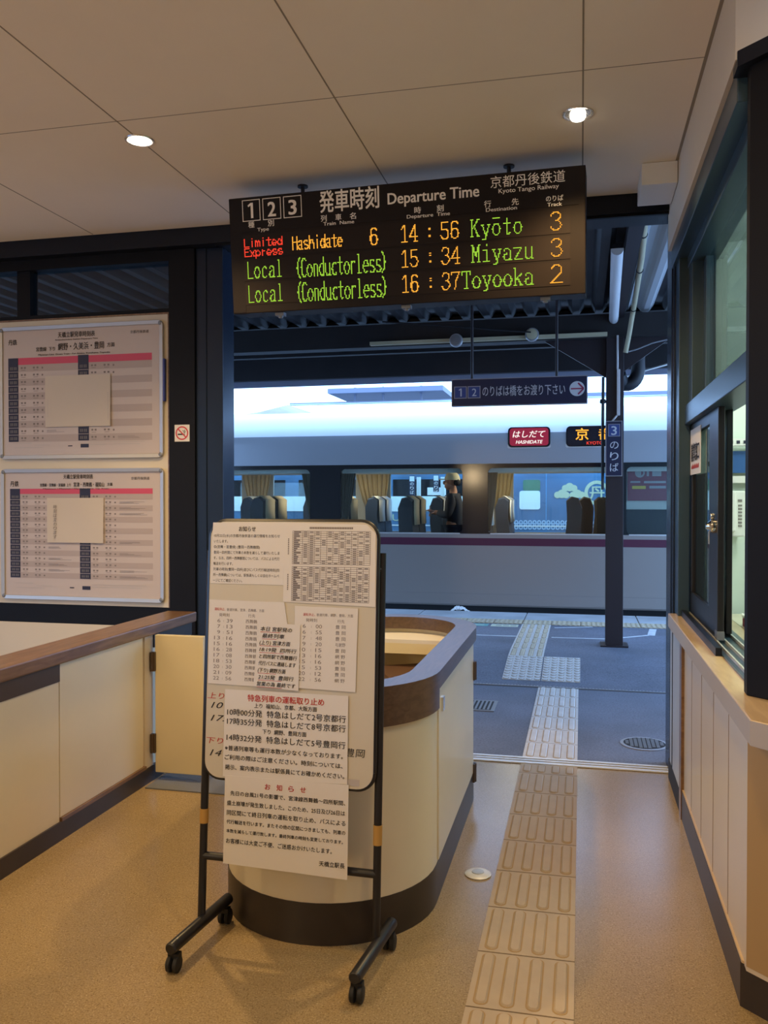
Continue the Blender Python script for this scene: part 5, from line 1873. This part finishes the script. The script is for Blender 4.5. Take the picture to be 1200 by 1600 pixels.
# =================================================================== NOTICE STAND
K = 0.957
r_, dn_ = dirs(-0.022, -0.067)
S = Sheet((-0.885, 2.572, 1.2425), r_, dn_)
k_ = lambda *a: [x * K for x in a]
ns_ = thing('notice_stand', (-0.885, 2.5, 0), 'black wheeled notice stand with a cream whiteboard in front of the booth', 'notice stand')
for sx in (-0.30, 0.30):
    a, b = S.p(sx * K, -0.004 * K, -0.012), S.p(sx * K, 1.222 * K, -0.012)
    MB().tube([a, b], 0.0125, 14).build('pole', M['blackmetal'], ns_, smooth=True)
g = MB().tube([S.p(-0.30 * K, 1.012 * K, -0.012), S.p(0.30 * K, 1.012 * K, -0.012)], 0.0125, 12)
g.build('crossbar', M['blackmetal'], ns_, smooth=True)
for xa, ya, xb, yb in ((-1.185, 2.32, -1.148, 2.665), (-0.612, 2.292, -0.578, 2.625)):
    v = Vector((xb - xa, yb - ya, 0)).normalized()
    f = MB().tube([(xa, ya, 0.075), (xa + v.x * 0.004, ya + v.y * 0.004, 0.0752), (xb, yb, 0.0752), (xb + v.x * 0.002, yb + v.y * 0.002, 0.075)], [0.015, 0.0185, 0.0185, 0.014], 16)
    foot = f.build('foot', M['blackmetal'], ns_, smooth=True)
    for (cx, cy, sg) in ((xa + v.x * 0.03, ya + v.y * 0.03, -1), (xb - v.x * 0.03, yb - v.y * 0.03, 1)):
        cs = MB().tube([(cx, cy, 0.074), (cx, cy, 0.050)], 0.009, 10)
        cs.box(cx - 0.017, cx + 0.017, cy - 0.012 + sg * 0.006, cy + 0.012 + sg * 0.006, 0.040, 0.056)
        fork = cs.build('caster', M['rubber'], ns_)
        for e in (-0.011, 0.011):
            MB().lathe([(0.020, -0.008), (0.0245, -0.005), (0.0245, 0.005), (0.020, 0.008)], (cx + e, cy + sg * 0.012, 0.0245), 20, 'x').build('wheel', M['rubber'], fork, smooth=True)
pz = [(x * K, z * K) for x, z in rounded(-0.290, 0.290, -0.103, 0.746, 0.055, 7)]
g = MB().use(M['board'])
g.prism(pz, lambda p: S.p(p[0], p[1], 0.0), lambda p: S.p(p[0], p[1], 0.016))
wb = g.build('whiteboard', None, ns_)
g = MB()
lp_ = [S.p(p[0], p[1], 0.008) for p in pz]
g.tube(lp_ + [lp_[0]], 0.0085, 8, caps=False)
g.build('board_rim', M['blackmetal'], wb, smooth=True)
for sx, t0, t1 in ((-0.30, 0.858, 0.905), (0.30, 0.858, 0.920)):
    MB().tube([S.p(sx * K, t0 * K, -0.012), S.p(sx * K, t1 * K, -0.012)], 0.0142, 14).build('tape_wrap', M['tan'], ns_, smooth=True)
for sx in (-0.30, 0.30):
    MB().tube([S.p(sx * K, 0.05 * K, 0.0), S.p(sx * K * 0.955, 0.05 * K, 0.008)], 0.006, 8).build('board_clip', M['blackmetal'], ns_)
g = MB().use(M['redink'])
D0 = 0.017
S.text(g, '上り', -0.285 * K, -0.225 * K, 0.478 * K, 0.020, D0, 0, 0.15)
S.text(g, '下り', -0.285 * K, -0.225 * K, 0.625 * K, 0.020, D0, 0, 0.15)
g.use(M['ink'])
S.text(g, '10', -0.272 * K, -0.228 * K, 0.508 * K, 0.020, D0, -0.012, 0.3)
S.text(g, '17:', -0.272 * K, -0.218 * K, 0.550 * K, 0.020, D0, -0.012, 0.3)
S.text(g, '14', -0.272 * K, -0.228 * K, 0.664 * K, 0.021, D0, -0.012, 0.3)
S.text(g, '豊岡', 0.195 * K, 0.262 * K, 0.632 * K, 0.026, D0, 0, 0.1)
g.use(M['paleink'])
S.rect(g, 0.205 * K, 0.245 * K, 0.715 * K, 0.735 * K, D0)
g.build('handwriting', None, wb)


# ---- sheets taped to the stand
def sheet(name, corners, d, m, label, cat='notice', th=0.0008):
    """corners TL TR BR BL in stand coordinates"""
    g = MB().use(m)
    c = [(a * K, b * K) for a, b in corners]
    g.prism(c, lambda p: S.p(p[0], p[1], d), lambda p: S.p(p[0], p[1], d + th))
    o = thing(name, tuple(S.p(c[3][0], c[3][1], d)), label, cat, 'paper sheets on the notice stand')
    g.build('paper', None, o)
    return o, d + th + 0.0004


sh1, d = sheet('printed_notice', [(-0.281, -0.098), (-0.027, -0.100), (-0.026, 0.106), (-0.287, 0.106)], 0.0165, M['paper'], 'upper left printed notice headed お知らせ on the notice stand')
g = MB().use(M['ink'])
S.text(g, 'お知らせ', -0.187 * K, -0.127 * K, -0.077 * K, 0.017 * K, d, 0.008)
for i, tx in enumerate(['10月25日(水)の京都丹後鉄道の運行情報をお知らせ', 'いたします。', '◎(宮舞・宮豊線) (豊岡ー西舞鶴間)', '豊岡ー四所間にて列車の本数を減らして運行いたしま', 'す。なお、四所ー西舞鶴間については、バスによる代行', '輸送を行います。', '列車の時刻(豊岡ー四所)並びにバス代行輸送時刻(四', '所ー西舞鶴)については、駅係員もしくは会社ホームペ', 'ージにてご確認ください。']):
    L = {1: 0.05, 2: 0.165, 5: 0.07, 8: 0.105}.get(i, 0.235)
    S.text(g, tx, -0.276 * K, (-0.276 + L) * K, (-0.054 + i * 0.0187) * K, 0.0108 * K, d, 0.0)
g.build('printed_text', None, sh1)

sh2, d = sheet('timetable_sheet', [(-0.027, -0.100), (0.255, -0.094), (0.285, -0.066), (0.288, 0.168), (-0.025, 0.160)], 0.0172, M['paper'], 'upper right sheet with two small gridded timetables on the notice stand')
g = MB().use(M['greyink'])
for i in range(26):
    S.rect(g, (0.062 + i * 0.0057) * K, (0.0665 + i * 0.0057) * K, -0.0855 * K, -0.079 * K, d)
for (s0, s1, t0, t1, rows) in ((0.004, 0.268, -0.072, 0.036, 16), (0.004, 0.266, 0.044, 0.156, 17)):
    for i in range(rows + 1):
        t = t0 + (t1 - t0) * i / rows
        S.rect(g, s0 * K, s1 * K, (t - 0.0006) * K, (t + 0.0006) * K, d)
    cx = [s0, s0 + 0.034] + [s0 + 0.034 + (s1 - s0 - 0.034) * i / 11 for i in range(1, 12)]
    for c in cx:
        S.rect(g, (c - 0.0006) * K, (c + 0.0006) * K, t0 * K, t1 * K, d)
    for j in range(11):
        for i in range(rows):
            if random.random() < 0.55:
                tm = t0 + (t1 - t0) * (i + 0.5) / rows
                S.rect(g, (cx[j + 1] + 0.004) * K, (cx[j + 2] - 0.004) * K, (tm - 0.0014) * K, (tm + 0.0014) * K, d)
    for i in range(rows):
        tm = t0 + (t1 - t0) * (i + 0.5) / rows
        S.rect(g, (s0 + 0.004) * K, (s0 + 0.012 + 0.018 * random.random()) * K, (tm - 0.002) * K, (tm + 0.002) * K, d)
    for i in range(9):
        tm = t0 + 0.025 + i * 0.006
        S.rect(g, -0.012 * K, -0.008 * K, tm * K, (tm + 0.004) * K, d)
g.build('timetable_grid', None, sh2)

sh3, d = sheet('printed_notice', [(-0.287, 0.160), (-0.021, 0.162), (0.030, 0.441), (-0.284, 0.438)], 0.0176, M['paper'], 'left departure list of cancelled trains to 西舞鶴 on the notice stand')
g = MB().use(M['redink'])
S.text(g, '運転休止、', -0.267 * K, -0.228 * K, 0.191 * K, 0.0098 * K, d)
g.use(M['greyink'])
S.text(g, '普通列車、宮津、西舞鶴、方面', -0.223 * K, -0.090 * K, 0.192 * K, 0.0098 * K, d)
S.text(g, '発時刻', -0.250 * K, -0.213 * K, 0.210 * K, 0.0115 * K, d)
S.text(g, '行先', -0.146 * K, -0.121 * K, 0.210 * K, 0.0115 * K, d)


def times(g, rows, t0, dt, sh, sc, smn, sd0, sd1, d):
    for i, (h, mnt, dest) in enumerate(rows):
        t = (t0 + dt * i) * K
        S.text(g, h, (sh - 0.0105 * len(h)) * K, sh * K, t, 0.0125 * K, d)
        S.text(g, ':', (sc - 0.001) * K, (sc + 0.001) * K, t, 0.0085 * K, d)
        S.text(g, mnt, smn * K, (smn + 0.021) * K, t, 0.0125 * K, d)
        S.text(g, dest, sd0 * K, sd1 * K, t, 0.0125 * K, d)


times(g, [('6', '39', '西舞鶴'), ('7', '13', '西舞鶴'), ('9', '51', '西舞鶴'), ('13', '16', '西舞鶴'), ('15', '16', '西舞鶴'), ('16', '28', '西舞鶴'), ('17', '08', '西舞鶴'), ('18', '53', '西舞鶴'), ('20', '30', '西舞鶴'), ('21', '09', '西舞鶴'), ('22', '56', '西舞鶴')],
      0.2286, 0.0190, -0.245, -0.233, -0.222, -0.154, -0.114, d)
g.build('printed_text', None, sh3)

sh4, d = sheet('printed_notice', [(0.017, 0.172), (0.231, 0.175), (0.227, 0.440), (0.020, 0.436)], 0.0184, M['paper'], 'right departure list of cancelled trains to 豊岡 and 網野 on the notice stand')
g = MB().use(M['redink'])
S.text(g, '運転休止、', 0.046 * K, 0.087 * K, 0.199 * K, 0.0098 * K, d)
g.use(M['greyink'])
S.text(g, '普通列車、網野、豊岡、方面', 0.092 * K, 0.215 * K, 0.199 * K, 0.0098 * K, d)
S.text(g, '発時刻', 0.056 * K, 0.094 * K, 0.217 * K, 0.0115 * K, d)
S.text(g, '行先', 0.163 * K, 0.187 * K, 0.218 * K, 0.0115 * K, d)
times(g, [('6', '00', '豊 岡'), ('6', '55', '豊 岡'), ('7', '48', '豊 岡'), ('9', '20', '与謝野'), ('10', '15', '豊 岡'), ('13', '16', '網 野'), ('15', '16', '網 野'), ('15', '53', '豊 岡'), ('20', '12', '豊 岡'), ('22', '56', '網 野')],
      0.236, 0.0190, 0.056, 0.075, 0.090, 0.157, 0.191, d)
g.build('printed_text', None, sh4)

sh5, d = sheet('printed_notice', [(-0.221, 0.454), (0.204, 0.453), (0.206, 0.731), (-0.222, 0.738)], 0.0194, M['paper'], 'large notice headed 特急列車の運転取り止め in red on the notice stand')
g = MB().use(M['redink'])
S.text(g, '特急列車の運転取り止め', -0.140 * K, 0.124 * K, 0.478 * K, 0.0225 * K, d, 0.014)
g.use(M['ink'])
for tx, s0, s1, t, h in (('上り  福知山、京都、大阪方面', -0.116, 0.100, 0.502, 0.0155), ('10時00分発  特急はしだて2号京都行', -0.211, 0.198, 0.5275, 0.0225), ('17時35分発  特急はしだて8号京都行', -0.211, 0.198, 0.5575, 0.0225),
                         ('下り  網野、豊岡方面', -0.085, 0.066, 0.584, 0.0155), ('14時32分発  特急はしだて5号豊岡行', -0.211, 0.198, 0.610, 0.0225), ('※普通列車等も運行本数が少なくなっております。', -0.216, 0.190, 0.645, 0.0165),
                         ('ご利用の際はご注意ください。時刻については、', -0.216, 0.190, 0.675, 0.0165), ('掲示、案内表示または駅係員にてお確かめください。', -0.214, 0.196, 0.707, 0.0165)):
    S.text(g, tx, s0 * K, s1 * K, t * K, h * K, d, 0.006)
g.build('printed_text', None, sh5)

sh6, d = sheet('printed_notice', [(-0.213, 0.734), (0.211, 0.732), (0.212, 1.027), (-0.212, 1.018)], 0.0206, M['paper'], 'lowest notice headed お知らせ in red, hanging below the whiteboard of the stand')
g = MB().use(M['redink'])
for i, ch in enumerate('お知らせ'):
    S.text(g, ch, (-0.072 + i * 0.0405) * K, (-0.053 + i * 0.0405) * K, 0.760 * K, 0.0195 * K, d, 0.014)
g.use(M['ink'])
for tx, s0, s1, t, h in (('先日の台風21号の影響で、宮津線西舞鶴〜四所駅間、', -0.192, 0.201, 0.790, 0.0150), ('盛土崩壊が発生致しました。このため、25日及び26日は', -0.203, 0.201, 0.822, 0.0155), ('同区間にて終日列車の運転を取り止め、バスによる', -0.203, 0.203, 0.853, 0.0165),
                         ('代行輸送を行います。またその他の区間につきましても、列車の', -0.203, 0.203, 0.8825, 0.0135), ('本数を減らして運行致します。最終列車の時刻も変更しております。', -0.203, 0.196, 0.912, 0.0120), ('お客様には大変ご不便、ご迷惑おかけいたします。', -0.203, 0.160, 0.944, 0.0160),
                         ('天橋立駅長', 0.118, 0.203, 0.985, 0.0165)):
    S.text(g, tx, s0 * K, s1 * K, t * K, h * K, d, 0.004)
g.build('printed_text', None, sh6)

sh7, d = sheet('handwritten_note', [(-0.108, 0.227), (0.038, 0.234), (0.036, 0.446), (-0.120, 0.438)], 0.0212, M['paper'], 'handwritten slip with red underlines taped between the two departure lists', 'note')
g = MB()
for i, (tx, s0, s1, ul) in enumerate((('本日 宮駅発の', -0.100, 0.010, 1), ('最終列車', -0.094, -0.015, 1), ('(上り) 宮津方面', -0.102, 0.006, 1), ('18:19発  四所行', -0.102, 0.028, 1), ('と四所駅で西舞鶴行', -0.102, 0.030, 0), ('代行バスに連絡します', -0.104, 0.026, 0), ('(下り) 網野方面', -0.106, -0.008, 1), ('21:25発  豊岡行', -0.104, 0.020, 1), ('営業の為 最終です', -0.108, 0.026, 1))):
    t = 0.250 + i * 0.0224
    g.use(M['ink']); S.text(g, tx, s0 * K, s1 * K, t * K, 0.0145 * K, d, 0.002, 0.18, 0.02)
    if ul:
        g.use(M['redink']); S.line(g, [(s0 * K, (t + 0.0105) * K), ((s0 * 0.35 + s1 * 0.65) * K, (t + 0.0115) * K)], 0.0013, d)
g.build('handwriting', None, sh7)

# =================================================================== TIMETABLES ON THE WALL
def timetable(x0, x1, z0, z1, label, rows, pink_z, col_z0, mid, title):
    Y = 4.648
    t = thing('framed_timetable', ((x0 + x1) / 2, Y, z0), label, 'timetable', 'timetables on the wall panel')
    pr = rounded(x0, x1, z0, z1, 0.035, 6)
    inn = rounded(x0 + 0.024, x1 - 0.024, z0 + 0.024, z1 - 0.024, 0.008, 6)
    g = MB()
    n = len(pr)
    vs = [(a, Y + 0.006, b) for a, b in pr] + [(a, Y - 0.016, b) for a, b in pr] + [(a, Y - 0.012, b) for a, b in inn] + [(a, Y + 0.006, b) for a, b in inn]
    g.add(vs, [(q * n + i, q * n + (i + 1) % n, ((q + 1) % 4) * n + (i + 1) % n, ((q + 1) % 4) * n + i) for q in range(4) for i in range(n)])
    g.build('frame', M['satin'], t, bevel=0.002)
    for cx, cz in ((x0 + 0.018, z0 + 0.018), (x1 - 0.018, z0 + 0.018), (x0 + 0.018, z1 - 0.018), (x1 - 0.018, z1 - 0.018)):
        MB().ellipsoid((cx, Y - 0.012, cz), (0.013, 0.006, 0.013), 14, 8).build('corner_cap', M['iron'], t, smooth=True)
    g = MB().use(M['poster'])
    g.box(x0 + 0.022, x1 - 0.022, Y - 0.003, Y + 0.004, z0 + 0.022, z1 - 0.022)
    S = Sheet((x0, Y - 0.0034, z1))
    W, H = x1 - x0, z1 - z0
    P = lambda x, z: (x - x0, z1 - z)
    # crimson header band, navy time columns, alternating rows
    g.use(M['pink']); S.rect(g, 0.060, W - 0.075, z1 - pink_z[1], z1 - pink_z[0], 0.0005)
    g.use(M['navyink'])
    S.rect(g, 0.060, 0.130, z1 - pink_z[1], z1 - col_z0, 0.0010)
    for a, b in mid:
        S.rect(g, 0.540, 0.612, z1 - b, z1 - a, 0.0010)
    n = rows
    zt = pink_z[0]
    dz = (zt - col_z0) / n
    for i in range(n):
        za, zb = zt - dz * i, zt - dz * (i + 1)
        if i % 2 == 0:
            g.use(M['rowtint']); S.rect(g, 0.131, W - 0.075, z1 - za, z1 - zb, 0.0004)
        zm = z1 - (za + zb) / 2
        h = dz * 0.14
        for base in (0.0, 0.480):
            if base and not any(a <= (za + zb) / 2 <= b for a, b in mid):
                continue
            g.use(M['timeprint'])
            for a in (0.072, 0.0835, 0.099, 0.1105):
                S.rect(g, base + a, base + a + 0.0085, zm - h * 1.5, zm + h * 1.5, 0.0016)
            S.rect(g, base + 0.0945, base + 0.0965, zm - h, zm - h * 0.5, 0.0016); S.rect(g, base + 0.0945, base + 0.0965, zm + h * 0.5, zm + h, 0.0016)
            g.use(M['poster'])
            S.rect(g, base + 0.060, base + 0.130, z1 - zb - 0.0012, z1 - zb + 0.0008, 0.0014)
            g.use(M['greyink'])
            for a in (0.148, 0.170, 0.232, 0.257):
                S.rect(g, base + a, base + a + 0.013, zm - h * 1.3, zm + h * 0.5, 0.0012)
            S.rect(g, base + 0.150, base + 0.180, zm + h * 1.8, zm + h * 2.2, 0.0012); S.rect(g, base + 0.235, base + 0.268, zm + h * 1.8, zm + h * 2.2, 0.0012)
            S.rect(g, base + 0.292, base + 0.302, zm - h * 0.9, zm + h * 0.9, 0.0012)
            if random.random() < 0.4:
                for q in range(3):
                    S.rect(g, base + 0.325, base + 0.46 + random.uniform(-0.08, 0.05), zm - h + q * h, zm - h + q * h + 0.0016, 0.0012)
    g.use(M['paleink'])
    for q, (a, b) in enumerate(((0.09, 0.22), (0.24, 0.35), (0.10, 0.30), (0.62, 0.98), (0.62, 0.95))):
        S.rect(g, a, b, H - 0.100 + (q % 3) * 0.014, H - 0.096 + (q % 3) * 0.014, 0.001)
    g.use(M['navyink']); S.rect(g, 0.555, 0.61, H - 0.088, H - 0.066, 0.001); S.rect(g, 0.47, 0.50, H - 0.08, H - 0.074, 0.001)
    g.use(M['ink'])
    for (tx, a, b, z, h) in title:
        S.text(g, tx, a, b, z, h, 0.0012, 0.01)
    S.text(g, '丹鉄', 0.062, 0.122, 0.092 * H / 0.8, 0.034, 0.0012, 0.01)
    S.text(g, '京都丹後鉄道', W - 0.215, W - 0.095, 0.062 * H / 0.8, 0.018, 0.0012)
    g.build('poster', None, t)
    return t


M['timeprint'] = mat('time_column_print', (0.13, 0.12, 0.13), 0.7)
M['poster'] = mat('poster_paper', (0.55, 0.47, 0.44), 0.5)
M['rowtint'] = mat('row_tint', (0.44, 0.365, 0.345), 0.6)
timetable(-3.503, -2.400, 1.660, 2.470, 'upper framed timetable with a wide crimson band on the wall panel', 11, (2.238, 2.280), 1.765, ((2.160, 2.284), (1.768, 1.858)),
          (('天橋立駅発車時刻表', 0.405, 0.655, 0.060, 0.034), ('宮豊線  下り', 0.255, 0.385, 0.142, 0.026), ('網野・久美浜・豊岡', 0.405, 0.715, 0.132, 0.044), ('方面', 0.735, 0.785, 0.132, 0.026),
           ('Amanohashidate Station Departure Time', 0.385, 0.675, 0.089, 0.008), ('Miyatoyo Line  Down Train - For Amino, Kumihama, Toyooka', 0.270, 0.755, 0.175, 0.010)))
timetable(-3.496, -2.398, 0.800, 1.600, 'lower framed timetable with a narrow crimson band on the wall panel', 15, (1.446, 1.478), 0.930, ((0.930, 1.479),),
          (('天橋立駅発車時刻表', 0.430, 0.630, 0.050, 0.028), ('宮豊線・宮舞線・宮福線  上り', 0.270, 0.480, 0.100, 0.020), ('宮津・西舞鶴・福知山', 0.500, 0.705, 0.098, 0.028), ('方面', 0.725, 0.760, 0.097, 0.020),
           ('Miyatoyo / Miyamai / Miyafuku Line  Up Train', 0.290, 0.735, 0.122, 0.007)))
# plain sheets taped over both timetables
for (x0, x1, z0, z1, lab, wr) in ((-3.182, -2.743, 1.853, 2.163, 'creased blank sheet taped over the upper wall timetable', 0), (-3.174, -2.793, 1.150, 1.422, 'blank sheet with a column of handwriting taped over the lower wall timetable', 1)):
    t = thing('cover_sheet', ((x0 + x1) / 2, 4.64, z0), lab, 'paper sheet')
    g = MB().use(M['coversheet'])
    n = 16
    vs = []
    for j in range(n + 1):
        for i in range(n + 1):
            a, b = i / n, j / n
            cr = 0.0022 * abs(a - b) + 0.002 * abs(a - 0.5) + 0.0015 * math.sin(a * 7 + b * 4)
            vs.append((x0 + (x1 - x0) * a, 4.6405 - 0.003 - cr, z0 + (z1 - z0) * b))
    g.add(vs, [(j * (n + 1) + i, j * (n + 1) + i + 1, (j + 1) * (n + 1) + i + 1, (j + 1) * (n + 1) + i) for j in range(n) for i in range(n)])
    g.build('paper', None, t)
    S2 = Sheet((x0, 4.631, z1))
    g = MB().use(M['paleink'])
    W, H = x1 - x0, z1 - z0
    if wr:
        g.use(M['greyink'])
        for i, ch in enumerate('時刻は変わります'):
            S2.text(g, ch, 0.045, 0.070, 0.055 + i * 0.026, 0.024, 0.0, 0.0, 0.15)
    else:
        for q in range(14):
            S2.rect(g, W - 0.016, W - 0.012, 0.11 + q * 0.012, 0.118 + q * 0.012, 0.0)
            S2.rect(g, 0.018, 0.021, 0.14 + q * 0.008, 0.145 + q * 0.008, 0.0)
    g.build('writing', None, t)
tag(B(-2.397, -2.385, 4.625, 4.650, 1.99, 2.24).build('blue_holder', M['blueplastic'], bevel=0.003), 'narrow blue strip beside the right edge of the upper timetable frame', 'strip')
